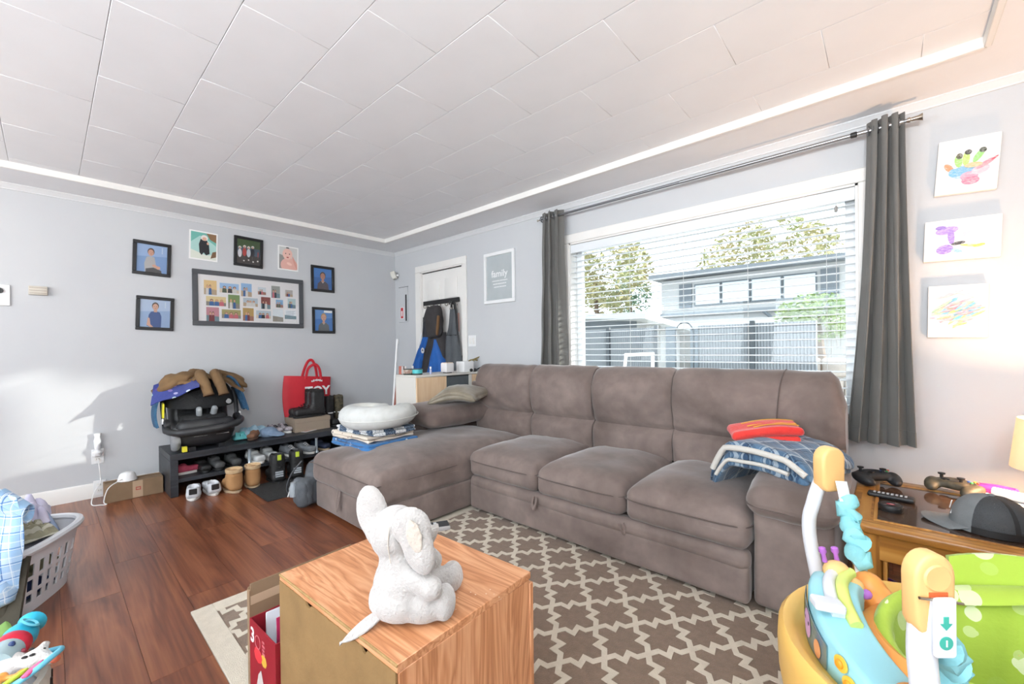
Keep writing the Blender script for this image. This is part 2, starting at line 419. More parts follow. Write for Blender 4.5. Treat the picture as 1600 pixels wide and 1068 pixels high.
for q in ((TX0 - .012, TX0 + .012, TY0, TY1), (TX1 - .012, TX1 + .012, TY0, TY1), (TX0, TX1, TY1 - .012, TY1 + .012), (TX0, TX1, TY0 - .012, TY0 + .012)):
    g.add(bx(q[0], q[1], q[2], q[3], ZS - .004, ZT + .004, .003, 1))
structure('trim_1', g, m_white, label='white riser moulding around the raised tray of the ceiling')
# crown and base mouldings
def moulding(p0, p1, prof, nrm):
    d = Vector(p1) - Vector(p0); V = []; k = len(prof)
    for P in (p0, p1):
        for (o, z) in prof: V.append((P[0] + nrm[0] * o, P[1] + nrm[1] * o, z))
    return V, [(i, (i + 1) % k, k + (i + 1) % k, k + i) for i in range(k)] + [tuple(reversed(range(k))), tuple(range(k, 2 * k))]
crown = [(0, ZS), (0.03, ZS), (0.03, ZS - .006), (0.022, ZS - .012), (0.012, ZS - .03), (0.008, ZS - .034), (0.008, ZS - .042), (0, ZS - .042)]
g = G().add(moulding((XL, YF), (XL, YB), crown, (1, 0))).add(moulding((XL, YB), (XR, YB), crown, (0, -1))).add(moulding((XR, YF), (XR, YB), crown, (-1, 0))).add(moulding((XL, YF), (XR, YF), crown, (0, 1)))
m_crown = mat('crown_paint', '#d4d5d6', 0.6)
structure('trim_2', g, m_crown, label='thin crown moulding where walls meet the ceiling')
base = [(0, 0), (.016, 0), (.016, .085), (.011, .098), (.011, .104), (.006, .112), (0, .114)]
structure('baseboard_left', moulding((XL, YF), (XL, YB), base, (1, 0)), m_white, label='white baseboard along the photograph wall')
structure('baseboard_back', G().add(moulding((XL, YB), (DX0 - .1, YB), base, (0, -1))).add(moulding((DX1 + .075, YB), (XR, YB), base, (0, -1))), m_white, label='white baseboard under the window')
structure('baseboard_right', moulding((XR, YF), (XR, YB), base, (-1, 0)), m_white)
structure('baseboard_front', moulding((XL, YF), (XR, YF), base, (0, 1)), m_white)
# front door
door = structure('door_1', G().add(bx(DX0, DX1, YB + .02, YB + .06, .005, DZ)), m_white, label='white panelled front door hung with coats')
g = G()
for (x0, x1, z0, z1) in ((DX0 - .095, DX0, 0, DZ), (DX1, DX1 + .065, 0, DZ), (DX0 - .095, DX1 + .065, DZ, DZ + .075)):
    g.add(bx(x0, x1, YB - .018, YB + .001, z0, z1, .004, 1)); 
for (x0, x1, z0, z1) in ((DX0, DX0 + .012, 0, DZ), (DX1 - .012, DX1, 0, DZ), (DX0, DX1, DZ - .012, DZ)): g.add(bx(x0, x1, YB - .01, YB + .1, z0, z1))
g.obj('door_casing', m_white, door)
for cx in (DX0 + .215, DX1 - .215):
    for (z0, z1) in ((1.70, 1.92), (1.02, 1.60), (.22, .88)):
        mk('door_panel', bev(bx(cx - .105, cx + .105, YB + .008, YB + .022, z0, z1), .012, 2), m_white, door)
m_chrome = mat('brushed_steel', '#b5aca0', 0.28, 1.0)
m_dark = mat('black_plastic', '#1b1b1c', 0.45, c2='#222223', sc_=20)
kn = mk('door_knob', tf(lathe([(.03, 0), (.032, .006), (.012, .01), (.012, .03), (.026, .04), (.03, .055), (.024, .066), (0, .07)], 24), (DX1 - .06, YB + .02, .98), (90, 0, 0)), m_chrome, door)
mk('deadbolt', tf(lathe([(.032, 0), (.032, .012), (.022, .018), (.02, .02), (0, .02)], 24), (DX1 - .06, YB + .02, 1.03), (90, 0, 0)), mat('dark_bronze', '#4a4238', .35, .9), door)
mk('door_top_gap', bx(DX0 + .012, DX1 - .012, YB + .012, YB + .018, DZ - .02, DZ - .012), mat('weatherstrip', '#2a2826', .8), door)
# main window
win = structure('window_1', G().add(bx(WX0 - .078, WX1 + .078, YB - .02, YB + .001, WZ1, WZ1 + .075, .004, 1)).add(bx(WX0 - .078, WX0, YB - .02, YB + .001, WZ0, WZ1, .004, 1)).add(bx(WX1, WX1 + .078, YB - .02, YB + .001, WZ0, WZ1, .004, 1)), m_white, label='wide front window with white casing behind the sofa')
mk('window_sill', bx(WX0 - .1, WX1 + .1, YB - .035, YB + .03, WZ0 - .03, WZ0, .006, 2), m_white, win)
mk('window_apron', bx(WX0 - .078, WX1 + .078, YB - .014, YB + .001, WZ0 - .09, WZ0 - .03, .004, 1), m_white, win)
mk('jamb', bx(WX0, WX0 + .012, YB - .012, YB + TH, WZ0, WZ1), m_white, win)
mk('jamb', bx(WX1 - .012, WX1, YB - .012, YB + TH, WZ0, WZ1), m_white, win)
mk('jamb', bx(WX0, WX1, YB - .012, YB + TH, WZ1 - .012, WZ1), m_white, win)
fr = G(); fx = (WX0 + .012, -1.52, -.62, WX1 - .012)
for (x0, x1, z0, z1) in ((fx[0], fx[0] + .05, WZ0, WZ1 - .012), (fx[3] - .05, fx[3], WZ0, WZ1 - .012), (fx[0], fx[3], WZ0, WZ0 + .05), (fx[0], fx[3], WZ1 - .06, WZ1 - .012)): fr.add(bx(x0, x1, YB + .085, YB + .135, z0, z1, .004, 1))
fr.obj('window_frame', mat('vinyl_frame', '#eef0f1', .4), win)
mk('pane', bx(fx[0] + .05, fx[3] - .05, YB + .105, YB + .111, WZ0 + .05, WZ1 - .06), glassy('clear_glass', '#f4f8fa', 0.5), win)
# horizontal blind
bl = thing('window_blind', 'white horizontal slat blind filling the wide window', 'blind', ((WX0 + WX1) / 2, YB + .03, WZ1))
m_slat = mat('blind_slat', '#dfe3e6', 0.4)
BW = WX1 - WX0 - .03
mk('headrail', bx(-BW / 2, BW / 2, -.028, .03, -.062, -.013, .004, 1), m_slat, bl)
mk('valance', bx(-BW / 2 - .003, BW / 2 + .003, -.036, -.03, -.085, -.014, .003, 1), m_slat, bl)
s0 = None; n = 26
for i in range(n):
    z = -.105 - i * .0462
    if s0 is None:
        s0 = mk('slat', tf(sheet(lambda u, v: (-BW / 2 + BW * u, -.025 + .05 * v, .0035 * (1 - (2 * v - 1) ** 2)), 1, 4, .0026), rot=(2, 0, 0)), m_slat, bl); o = s0
    else: o = s0.copy(); COL.objects.link(o)
    o.location = (0, 0, z)
mk('bottom_rail', bx(-BW / 2, BW / 2, -.026, .026, -.105 - n * .0462 - .012, -.105 - n * .0462 + .006, .004, 1), m_slat, bl)
m_cord = mat('blind_cord', '#cfd2d2', .8)
for x in (-.80, -.4, .0, .4, .80):
    mk('ladder_cord', bx(x - .0013, x + .0013, -.0275, -.0255, -.105 - n * .0462, -.05), m_cord, bl)
mk('pull_cord', tube([(.845, -.034, -.05), (.845, -.036, -.13), (.845, -.036, -.9)], .0016, 6), m_cord, bl)
mk('cord_tassel', tf(lathe([(.004, .02), (.007, .012), (.009, -.01), (.006, -.016), (0, -.017)], 10), (.845, -.037, -.12)), mat('cord_tassel', '#9a9894', .5), bl)
# curtain rod and curtains
rod = thing('curtain_rod', 'slim steel curtain rod spanning the wide window', 'curtain rod', (0, 2.87, 2.235))
m_steel = mat('rod_steel', '#8b8e92', .3, .9)
mk('rod', tf(cyl(.009, 2.31, 14), (-2.245, 0, 0), (0, 90, 0)), m_steel, rod)
mk('inner_rod', tf(cyl(.0115, 1.1, 14), (-1.05, 0, 0), (0, 90, 0)), mat('rod_nickel', '#a6a8ab', .28, .9), rod)
for x, s in ((.064, 1), (-2.245, -1)): mk('finial', tf(lathe([(.012, 0), (.014, .006), (.014, .012), (.0105, .016), (.012, .04), (.018, .058), (.02, .062), (0, .063)], 18), (x, 0, 0), (0, 90 * s, 0), .9 if s > 0 else .45), m_chrome, rod)
for x in (-2.2, .035): mk('bracket', bx(x - .006, x + .006, -.004, .1, -.016, -.009), m_steel, rod)
rg = mk('joint_ring', tf(cyl(.0145, .028, 14, .003), (-.155, 0, 0), (0, 90, 0)), m_dark, rod)
m_curt = mat('curtain_cloth', '#63625e', .8, c2='#6a6966', sc_=2, bump=.15, bs=700, sheen=.15)
def curtain(name, label, x0, x1, xb0, xb1, z0, z1, folds, ph, amp=.036):
    t = thing(name, label, 'curtain', ((x0 + x1) / 2, 2.87, z1))
    cx = (x0 + x1) / 2
    def fn(u, v):
        a = x0 + (x1 - x0) * u; b = xb0 + (xb1 - xb0) * u; k = v ** 1.5
        x = a * (1 - k) + b * k; am = amp * (0.9 + .25 * v) * (1 - .25 * math.sin(9 * u + 3 * v))
        yy = am * math.sin(2 * PI * folds * u + ph + .5 * v * math.sin(3 * u)); x += .016 * math.sin(4 * PI * folds * u + ph) * (1 - .4 * v)
        return (x - cx, yy + .004 * math.sin(20 * v + 7 * u), -(z1 - z0) * v)
    mk('drape', sheet(fn, 72, 34, .0035), m_curt, t)
    def hem(u, v): p = fn(u, .955 + .045 * v); return (p[0], p[1] - .003, p[2] + .0)
    mk('hem', sheet(hem, 72, 2, .006), m_curt, t)
    for i in range(max(3, int(folds * 2))):
        u = (i + .5) / max(3, int(folds * 2)); p = fn(u, .025)
        mk('grommet', tf(lathe([(.017, -.003), (.024, -.003), (.026, 0), (.024, .003), (.017, .003), (.017, -.003)], 18, False), (p[0], 0, -.045), (0, 90, 0)), m_steel, t)
    return t
curtain('window_curtain', 'grey grommet curtain drawn to the right end of the window', -.085, .05, -.185, .085, .62, 2.28, 3.5, .4)
curtain('window_curtain', 'grey grommet curtain bunched at the left end of the window', -2.225, -2.03, -2.28, -1.99, .62, 2.28, 3.0, 1.2)
# ================================================================== outside the window
m_conc = mat('driveway', '#d6d3cb', .9, c2='#c9c6be', sc_=1.5)
structure('ground', bx(-30, 22, YB + TH + .01, 45, -.5, -.35), m_conc, label='pale ground outside the window')
m_corr = mat('fence_metal', '#868a8d', .5)
m_post = mat('fence_post', '#353b3f', .6)
fn_ = thing('corrugated_fence', 'pale corrugated metal fence with dark posts beyond the window', 'fence', (-3.0, 8.0, -.35))
xs = [-7.4, -5.9, -4.43, -3.39, -1.73, -.85]
for a, b in zip(xs, xs[1:]):
    if (a, b) == (-3.39, -1.73): a = -2.62
    n = int((b - a) / .045); P = []
    top = 1.86
    def cf(u, v, a=a, b=b, n=n, top=top): return (a + 3.0 + (b - a) * u, .018 * math.sin(2 * PI * n * u), top * v)
    mk('panel', sheet(cf, n * 4, 1, .004), m_corr, fn_)
for x in xs[1:-1]: mk('post', bx(x + 2.965, x + 3.035, -.08, -.02, 0, 1.9), m_post, fn_)
gt = thing('garden_gate', 'dark grey garden gate under a round iron arch', 'gate', (-3.02, 8.0, -.35))
mk('gate_board', bx(-.2, .0, -.02, .02, .1, 1.86), mat('gate_grey', '#596268', .6), gt)
mk('gate_board', bx(.26, .4, -.02, .02, .1, 1.8), mat('gate_grey', '#596268', .6), gt)
arch = thing('garden_arch', 'round black iron hoop arch over the garden gate', 'arch', (-2.8, 7.8, -.35))
mk('hoop', tube([(.16 * math.cos(a), 0, 1.72 + .2 * math.sin(a)) for a in [PI * i / 16 for i in range(17)]], .012, 8), m_post, arch)
for s in (-1, 1): mk('upright', tube([(.16 * s, 0, 0), (.16 * s, 0, 1.72)], .012, 8), m_post, arch)
ar = thing('white_trestle', 'white trestle frame standing in the yard by the fence', 'trestle', (-3.3, 7.0, -.35))
for s in (-.25, .25):
    mk('leg', tube([(s * 1.25, -.2, 0), (s, 0, 1.32)], .03, 8), m_white, ar)
mk('crossbar', tube([(-.27, 0, 1.34), (.27, 0, 1.36)], .03, 8), m_white, ar)
# garden shed with low roof at the left
sh = thing('garden_shed', 'low white garden shed with a flat overhanging roof', 'shed', (-7.6, 10.5, -.35))
mk('wall', bx(-2.4, 2.6, 0, 3, 0, 2.25), mat('shed_white', '#9a9b9a', .7), sh)
mk('roof', tf(bx(-2.9, 3.1, -.6, 3.2, 0, .14), (0, 0, 2.3), (-4, 3, 0)), mat('shed_roof', '#a8abab', .6), sh)
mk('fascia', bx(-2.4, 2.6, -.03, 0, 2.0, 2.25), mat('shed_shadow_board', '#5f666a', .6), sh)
# two storey neighbour house
hs = thing('neighbour_house', 'white two storey neighbour house with a row of upper windows', 'house', (-4.0, 16.0, -.35))
m_hw = mat('house_siding', '#a5a5a3', .7); m_hr = mat('house_roof', '#70767a', .8, c2='#666b6f', sc_=3)
mk('wall', bx(-2.6, 3.6, 0, 6, 0, 4.0), m_hw, hs)
mk('roof', tf(bx(-2.9, 3.5, -.5, 6.3, 0, .16), (0, 0, 4.02), (0, .6, 0)), m_hr, hs)
for i in range(4):
    x = -1.35 + i * .92
    wn = mk('window', bx(x, x + .9, -.05, .01, 2.95, 3.75), mat('house_mullion', '#565d61', .6), hs)
    mk('pane', bx(x + .04, x + .86, -.065, -.045, 3.0, 3.7), mat('sky_pane', '#b4b9bc', .3), wn)
for x in (-1.9, 2.4): mk('shutter', bx(x, x + .45, -.06, .0, 2.9, 3.8), mat('house_shutter', '#5a6166', .6), hs)
mk('porch_roof', tf(bx(-2.6, 3.2, -2.2, .1, 0, .12), (0, 0, 2.35), (9, 0, 0)), mat('porch_roof', '#a9aaa8', .7), hs)
mk('gutter', bx(-2.6, 3.6, -.16, 0, 2.62, 2.74), mat('gutter_grey', '#767d81', .6), hs)
mk('downpipe', tube([(.9, -.2, 2.6), (1.5, -1.2, 2.15), (1.9, -1.6, 1.95)], .05, 8), mat('house_mullion', '#565d61', .6), hs)
# trees: real leaves joined per crown
def leaf_crown(center, rad, n, size, seed):
    rnd = random.Random(seed); V = []; F = []
    for i in range(n):
        while True:
            p = Vector((rnd.uniform(-1, 1), rnd.uniform(-1, 1), rnd.uniform(-1, 1)))
            if p.length <= 1: break
        q = Vector((center[0] + p.x * rad[0], center[1] + p.y * rad[1], center[2] + p.z * rad[2]))
        if noise.noise(q * (1.6 / max(rad) * 2)) < -.12: continue
        e = Euler((rnd.uniform(-.9, .9), rnd.uniform(-.9, .9), rnd.uniform(0, 6.3))).to_matrix(); s = size * rnd.uniform(.6, 1.3); b = len(V)
        for c in ((-.5, 0, 0), (0, -.22, .05), (.5, 0, 0), (0, .22, .05)): V.append(tuple(q + e @ (Vector(c) * s)))
        F += [(b, b + 1, b + 2), (b, b + 2, b + 3)]
    return V, F
m_leaf = mat('leaf_gold_green', '#8a9668', .7, c2='#b5a57a', sc_=1.2)
m_leaf2 = mat('leaf_hedge', '#6f8a54', .7, c2='#9aa86a', sc_=3)
m_bark = mat('bark', '#6d5a48', .9)
def tree(label, loc, rad, h, n, size, seed, m, name='garden_tree', cat='tree'):
    t = thing(name, label, cat, loc)
    mk('trunk', tube([(0, 0, 0), (.05, .03, h * .5), (0, 0, h)], [.16, .12, .06], 8), m_bark, t)
    c = mk('crown', leaf_crown((0, 0, h), rad, n, size, seed), m, t); c['kind'] = 'stuff'
    return t
tree('broad golden green tree left of the neighbour house', (-9.8, 16.5, -.35), (2.6, 2.0, 2.0), 4.6, 5200, .3, 3, m_leaf)
tree('golden green tree rising behind the neighbour house roof', (-4.9, 25.5, -.35), (3.4, 2.2, 2.3), 5.9, 4800, .34, 5, m_leaf)
tree('dark green conifer beside the golden tree', (-10.6, 21.5, -.35), (1.1, 1.1, 1.6), 4.2, 1800, .26, 9, mat('leaf_conifer', '#55705a', .7, c2='#6f8768', sc_=2))
tree('clipped green bush at the right end of the fence', (-.95, 8.8, -.35), (.62, .5, .42), 1.95, 2600, .1, 11, m_leaf2, 'garden_bush', 'bush')
tree('unseen leafy tree added to keep sun off the right of the window', (4.55, 7.0, -.35), (.95, .95, 1.35), 3.05, 5200, .16, 17, m_leaf2)  # out of view, added to block sun through the right of the window
tree('unseen high crowned tree added to cut the sun patch from above', (3.0, 7.9, -.35), (1.0, .9, .62), 3.95, 4200, .16, 19, m_leaf2)  # out of view, crown shaped to block the upper sunlight
sw = thing('stone_wall', 'low stone wall below the green bush', 'wall', (-.9, 8.35, -.35))
rnd = random.Random(4)
for r in range(4):
    x = -.62
    while x < .55:
        l = rnd.uniform(.2, .36); st = mk('stone', soft(l - .012, .2, .3, .05, 2, c=(x + l / 2, 0, .16 + r * .32), nz=.012, ns=6, seed=r + x), mat('stone', '#b5aaa0', .9, c2='#9c948c', sc_=5), sw); x += l
# ================================================================== sectional sofa
def suede():
    t = NT('suede'); v = t.coord('Object'); a = t.noise(v, 3.2, 5, .4); b = t.noise(v, 14, 4, .2)
    f = t.math('ADD', t.math('MULTIPLY', a, .75), t.math('MULTIPLY', b, .25))
    t.base(t.ramp(f, [(.33, '#62554f'), (.52, '#766862'), (.7, '#8b7c75')])); t.set(Roughness=.85, Sheen__Weight=.35, Sheen__Roughness=.4)
    t.bump(t.noise(v, 420, 2), .12, .002); return t.m
m_sofa = suede(); m_seam = mat('sofa_seam', '#564a45', .8, sheen=.2); m_sofad = mat('sofa_shadow_gap_cloth', '#3a332f', .9)
sofa = thing('sectional_sofa', 'large taupe suede sectional sofa with left chaise below the window', 'sofa')
def wr(vf, fn): return [fn(Vector(p)) for p in vf[0]], vf[1]
XA, XB_ = -3.066, -0.165
# bases
mk('chaise_base', bev(bx(XA + .02, -2.2, 1.275, 2.78, .03, .215), .018, 3), m_sofa, sofa)
mk('sofa_base', bev(bx(-2.2, -.46, 2.02, 2.78, .03, .25), .015, 2), m_sofa, sofa)
mk('drawer_front', soft(1.735, .07, .175, .022, 10, (0, .008, 0), (-1.318, 2.0, .118), .003, 7, 2), m_sofa, sofa)
mk('drawer_rail', soft(1.735, .085, .085, .035, 10, (0, .004, 0), (-1.318, 2.0, .215), .004, 6, 3), m_sofa, sofa)
# chaise cushion
def crown_top(vf, y0, y1, x0, x1, h, amp=.0, seed=0):
    def f(p):
        if p.z > 0:
            u = (p.x - x0) / (x1 - x0); v = (p.y - y0) / (y1 - y0); u = min(1, max(0, u)); v = min(1, max(0, v))
            k = (1 - (2 * u - 1) ** 4) * (1 - (2 * v - 1) ** 4); p = Vector((p.x, p.y, p.z + h * k + amp * noise.fractal(Vector((p.x * 4 + seed, p.y * 4, seed)), 1, 2, 3)))
        return tuple(p)
    return wr(vf, f)
cu = soft(.878, 1.42, .20, .05, 16, c=(0, 0, 0), nz=.006, ns=5, seed=5)
cu = crown_top(cu, -.71, .71, -.44, .44, .07, .012, 3)
mk('chaise_cushion', tf(cu, (-2.632, 1.965, .305)), m_sofa, sofa)
mk('chaise_welt', tube(smooth_path([(-3.055, 2.5, .335), (-3.06, 1.9, .335), (-3.055, 1.3, .34), (-3.03, 1.258, .34), (-2.6, 1.248, .345), (-2.23, 1.258, .34), (-2.198, 1.3, .34), (-2.193, 1.7, .34), (-2.2, 1.98, .345)], 6), .0035, 6), m_seam, sofa)
# seat cushions
sx = (-2.19, -1.592, -1.019, -.447)
for i in range(3):
    wdt = sx[i + 1] - sx[i] - .006; cx = (sx[i] + sx[i + 1]) / 2
    c = soft(wdt, .72, .16, .045, 12, (0, .012, 0), nz=.005, ns=7, seed=i * 2.3 + 1); c = crown_top(c, -.36, .36, -wdt / 2, wdt / 2, .055, .012, i * 4 + 1)
    q = mk('seat_cushion', tf(c, (cx, 2.315, .335)), m_sofa, sofa)
    mk('welt', tube(smooth_path([(sx[i] + .006, 2.4, .37), (sx[i] + .005, 2.1, .365), (sx[i] + .022, 1.963, .362), (cx, 1.941, .362), (sx[i + 1] - .022, 1.963, .362), (sx[i + 1] - .005, 2.1, .365)], 8), .004, 6), m_seam, q)
# back cushions: a lumbar roll below and a head roll above
def back(x0, x1, seed, rolled=False):
    wd = x1 - x0 - .006; cx = (x0 + x1) / 2
    prof = [(2.60, .40), (2.585, .47), (2.588, .55), (2.618, .605), (2.60, .66), (2.578, .75), (2.578, .84), (2.60, .92), (2.645, .972), (2.70, .995), (2.76, .985), (2.795, .93), (2.80, .80), (2.80, .40)]
    P = smooth_path([(0, a, b) for a, b in prof], 4)
    nu = 26; V = []; F = []; k = len(P); cy, cz = 2.70, .70
    for i in range(nu + 1):
        u = -1 + 2 * i / nu; e = max(0.0, (abs(u) - .86) / .14); sh = 1 - .5 * (1 - math.sqrt(max(0, 1 - e * e * .999))) * .35 - .055 * e ** 3
        for (_, a, b) in P:
            yy = cy + (a - cy) * sh; zz = cz + (b - cz) * (1 - .05 * e ** 2.2); zz -= (max(0, u - .82) / .18) ** 2.5 * .16 * max(0, (b - .75) / .245) if rolled else 0
            p = Vector((cx + u * wd / 2, yy, zz)); 
            fr = max(0, min(1, (2.69 - a) / .1))
            crease = math.exp(-((b - .605) / .016) ** 2)
            d = noise.fractal(Vector((p.x * 5 + seed, p.z * 6, seed * 2)), 1, 2, 3) * .012
            d += .016 * math.sin(p.x * 24 + 5 * math.sin(p.z * 9 + seed)) * math.exp(-((b - .66) / .05) ** 2) * .6
            bul = (1 - u * u) * .018
            p.y -= fr * (d + bul) - crease * fr * (.022 + .01 * noise.noise(Vector((p.x * 6, seed, 1)))); p.z += (1 - fr) * d * .6
            V.append(tuple(p))
    for i in range(nu):
        for j in range(k - 1): a = i * k + j; F.append((a, a + 1, a + k + 1, a + k))
    F.append(tuple(range(k))); F.append(tuple(nu * k + j for j in reversed(range(k))))
    for i in range(nu): F.append((i * k, (i + 1) * k, (i + 1) * k + k - 1, i * k + k - 1))
    return V, F
seams = (-2.80, -2.16, -1.592, -1.019, -.165)
for i in range(4):
    q = mk('back_cushion', back(seams[i], seams[i + 1], i * 3.7 + 1, i == 3), m_sofa, sofa, 60)
mk('top_stitch', tube(smooth_path([(-.45, 2.573, .63), (-.447, 2.552, .75), (-.44, 2.556, .85), (-.435, 2.585, .93), (-.43, 2.64, .978), (-.425, 2.70, 1.0)], 6), .003, 6), m_seam, q)
mk('back_frame', bev(bx(XA + .02, XB_ - .02, 2.78, 2.825, .05, .82), .015, 2), m_sofa, sofa)
# right arm
mk('arm_panel', soft(.275, .80, .43, .025, 6, (.004, .008, 0), (-.303, 2.40, .245), .003, 5, 4), m_sofa, sofa)
pad = soft(.315, .72, .13, .06, 9, (.01, .012, .02), nz=.006, ns=9, seed=8)
pad = wr(pad, lambda p: (p.x, p.y, p.z - .035 * max(0, (-p.y - .12)) / .24 * (1 if p.z > 0 else .6)))
mk('arm_pad', tf(pad, (-.305, 2.30, .505)), m_sofa, sofa)
mk('arm_seam', tube(smooth_path([(-.46, 2.3, .49), (-.462, 2.02, .475), (-.43, 1.945, .47), (-.3, 1.93, .468), (-.18, 1.945, .468)], 6), .003, 6), m_seam, sofa)
mk('foot', bx(-.30, -.2, 2.06, 2.12, 0.012, .035, .006, 1), m_dark, sofa)
mk('foot', bx(-3.0, -2.94, 1.33, 1.39, 0.0, .035, .006, 1), m_dark, sofa)
mk('foot', bx(-.30, -.2, 2.70, 2.76, 0.0, .035, .006, 1), m_dark, sofa)
mk('foot', bx(-3.0, -2.94, 2.70, 2.76, 0.0, .035, .006, 1), m_dark, sofa)
# left arm
mk('arm_panel', soft(.24, .72, .34, .025, 5, (.004, .004, 0), (-2.95, 2.42, .36), .003, 5, 6), m_sofa, sofa)
pad = soft(.40, .74, .15, .07, 9, (.012, .014, .025), nz=.008, ns=8, seed=13)
mk('arm_pad', tf(pad, (-2.865, 2.36, .585), (0, 4, 0)), m_sofa, sofa)
# pull straps
def strap(x, y, z, rz, ln=.075, rx=0):
    P = smooth_path([(-.012, 0, 0), (-.014, -.012, -ln * .5), (0, -.018, -ln), (.014, -.012, -ln * .5), (.012, 0, 0)], 5)
    return tf(tube(P, .008, 8, False, .35, (0, 1, 0)), (x, y, z), (rx, 0, rz))
mk('pull_strap', strap(-1.585, 1.945, .245, 0, .07), m_sofa, sofa)
mk('pull_strap', strap(-1.02, 1.94, .24, 70, .045), m_sofa, sofa)
mk('pull_strap', strap(-2.66, 1.262, .225, 0, .13), m_sofa, sofa)

# things lying on the sofa
pil = soft(.42, .36, .085, .035, 10, (-.02, -.02, .03), nz=.012, ns=9, seed=4)
o = mk('throw_pillow', wr(pil, lambda p: (p.x * (1 + .18 * abs(p.y / .18) ** 2 * 0.6), p.y * (1 + .15 * abs(p.x / .21) ** 2), p.z * (1 - .55 * min(1, max(abs(p.x / .21), abs(p.y / .18)) ** 3)) + .035 * math.cos(p.x * 9))), mat('satin_brown', '#6f6656', .38, c2='#8b8270', sc_=8, bump=.25, bs=30, sheen=.3))
place(tag(o, 'small shiny taupe satin pillow lying on the left sofa arm', 'pillow'), (-2.74, 2.36, .725), (4, -6, 24))
# quilts on the chaise
m_q1 = speck('quilt_blue_print', '#2f6ea8', ['#dfe7ee', '#2f6ea8', '#24507d'], 26, .3)
m_q2 = speck('quilt_cream_print', '#dcd0c0', ['#3a4656', '#c2a58c', '#dcd0c0'], 34, .24)
def quilt_patch():
    t = NT('patchwork_quilt'); v = t.coord('Object', (11.5, 11.5, 3)); ck = t.n('ShaderNodeTexChecker'); ck.inputs['Scale'].default_value = 1.0; t.l(v, ck.inputs['Vector'])
    n = t.noise(t.coord('Object'), 130, 2); w_ = t.ramp(n, [(.5, '#e4e6e6'), (.66, '#8d99a6')]); k = t.ramp(n, [(.46, '#2f435b'), (.66, '#8495a8')])
    t.base(t.mix(ck.outputs['Fac'], w_, k)); t.set(Roughness=.9); t.bump(t.noise(t.coord('Object'), 40, 3), .3); return t.m
m_q3 = quilt_patch()
def folded(sx_, sy_, h, n, seed, lean=0):
    g = G(); th = h / n
    for i in range(n):
        g.add(soft(sx_ - .012 * (i % 2), sy_ - .01 * ((i + 1) % 2), th * 1.02, th * .48, 9, (0, 0, 0), (.006 * math.sin(i * 2 + seed), .005 * math.cos(i * 3 + seed), th * (i + .5)), .013, 8, seed + i))
    for i in range(n - 1):
        if i % 2 == 0:
            g.add(tube([(-sx_ / 2 + .012, -sy_ / 2 + .02, th * (i + 1)), (-sx_ / 2 + .01, sy_ / 2 - .02, th * (i + 1))], th * .95, 10))
    return g
def lay(g, name, label, cat, m, loc, rot, group=None):
    o = g.obj(name, m, None, 60); return place(tag(o, label, cat, group), loc, rot)
lay(folded(.50, .42, .05, 2, 3), 'folded_blanket', 'blue printed blanket folded at the bottom of the chaise stack', 'blanket', m_q1, (-2.865, 1.635, .437), (-1, 0, 3), 'folded blankets on the chaise')
lay(folded(.47, .40, .045, 2, 5), 'folded_blanket', 'cream printed blanket folded in the middle of the chaise stack', 'blanket', m_q2, (-2.885, 1.635, .489), (-1, 0, 4), 'folded blankets on the chaise')
lay(folded(.47, .38, .042, 2, 8), 'folded_blanket', 'navy and white patchwork quilt folded under the nursing pillow', 'blanket', m_q3, (-2.86, 1.645, .535), (-1, 0, 3), 'folded blankets on the chaise')
# nursing pillow: a crescent of even stuffing
P = [(.235 * math.cos(a), .19 * math.sin(a), .0) for a in [R(200 + 320 * i / 28) for i in range(29)]]
rr = [.045 + .045 * math.sin(PI * (i / 28)) ** .6 for i in range(29)]
npil = thing('nursing_pillow', 'white crescent nursing pillow on top of the folded blankets', 'pillow', (-2.83, 1.66, .660), (0, 0, -55))
body = tube(P, rr, 18); body = tf(body, s=(1, 1, .92))
mk('pillow_body', blob([body, ell(.06, .05, .05, P[0]), ell(.06, .05, .05, P[-1])], .012, 5), mat('white_dotted_cotton', '#cdcfcd', .9, c2='#c2c4c1', sc_=18, bump=.2, bs=24), npil)
mk('piping', tube([(p[0] * 1.365, p[1] * 1.43, -.012) for p in P[3:-3]], .004, 6), mat('pillow_piping', '#cfd1cd', .9), npil)
# plaid throw and red blanket on the right arm
m_plaid = plaid('navy_plaid_fleece', '#2c4763', [(.085, .42, 0, '#5f7f9a', .35), (.085, .12, .55, '#b9c6cf', .55), (.085, .07, .2, '#14283d', .6), (.0425, .08, .3, '#8ea6b8', .35)], .95, (0, 1), (0, 0, .5), .5)
th = thing('plaid_throw', 'navy plaid fleece throw folded over the right sofa arm', 'blanket', (-.395, 2.30, .535), (0, 0, -18))
def bend(vf, fn): return [(p[0], p[1], p[2] + fn(p[0], p[1])) for p in vf[0]], vf[1]
def ztop(x, yy): u = (x + .225) / .45; return .085 + .045 * math.sin(PI * min(1, max(0, u))) ** .7 - max(0, (.2 - u) / .2) ** 1.3 * .15 + .010 * noise.noise(Vector((x * 7, yy * 7, 2))) - max(0, (u - .8) / .2) * .03
def zlow(x, yy): u = (x + .205) / .42; return .028 + .03 * math.sin(PI * min(1, max(0, u))) ** .6 - max(0, (.2 - u) / .2) ** 1.3 * .11 + .008 * noise.noise(Vector((x * 9, yy * 6, 5)))
mk('upper_fold', bend(soft(.45, .40, .05, .024, 22, nz=.006, ns=9, seed=2), ztop), m_plaid, th, 80)
mk('middle_fold', bend(soft(.43, .39, .04, .019, 22, nz=.006, ns=9, seed=6), lambda x, yy: (ztop(x, yy) + zlow(x, yy)) / 2 - .004), m_plaid, th, 80)
mk('lower_fold', bend(soft(.42, .40, .045, .021, 22, nz=.006, ns=9, seed=4), zlow), m_plaid, th, 80)
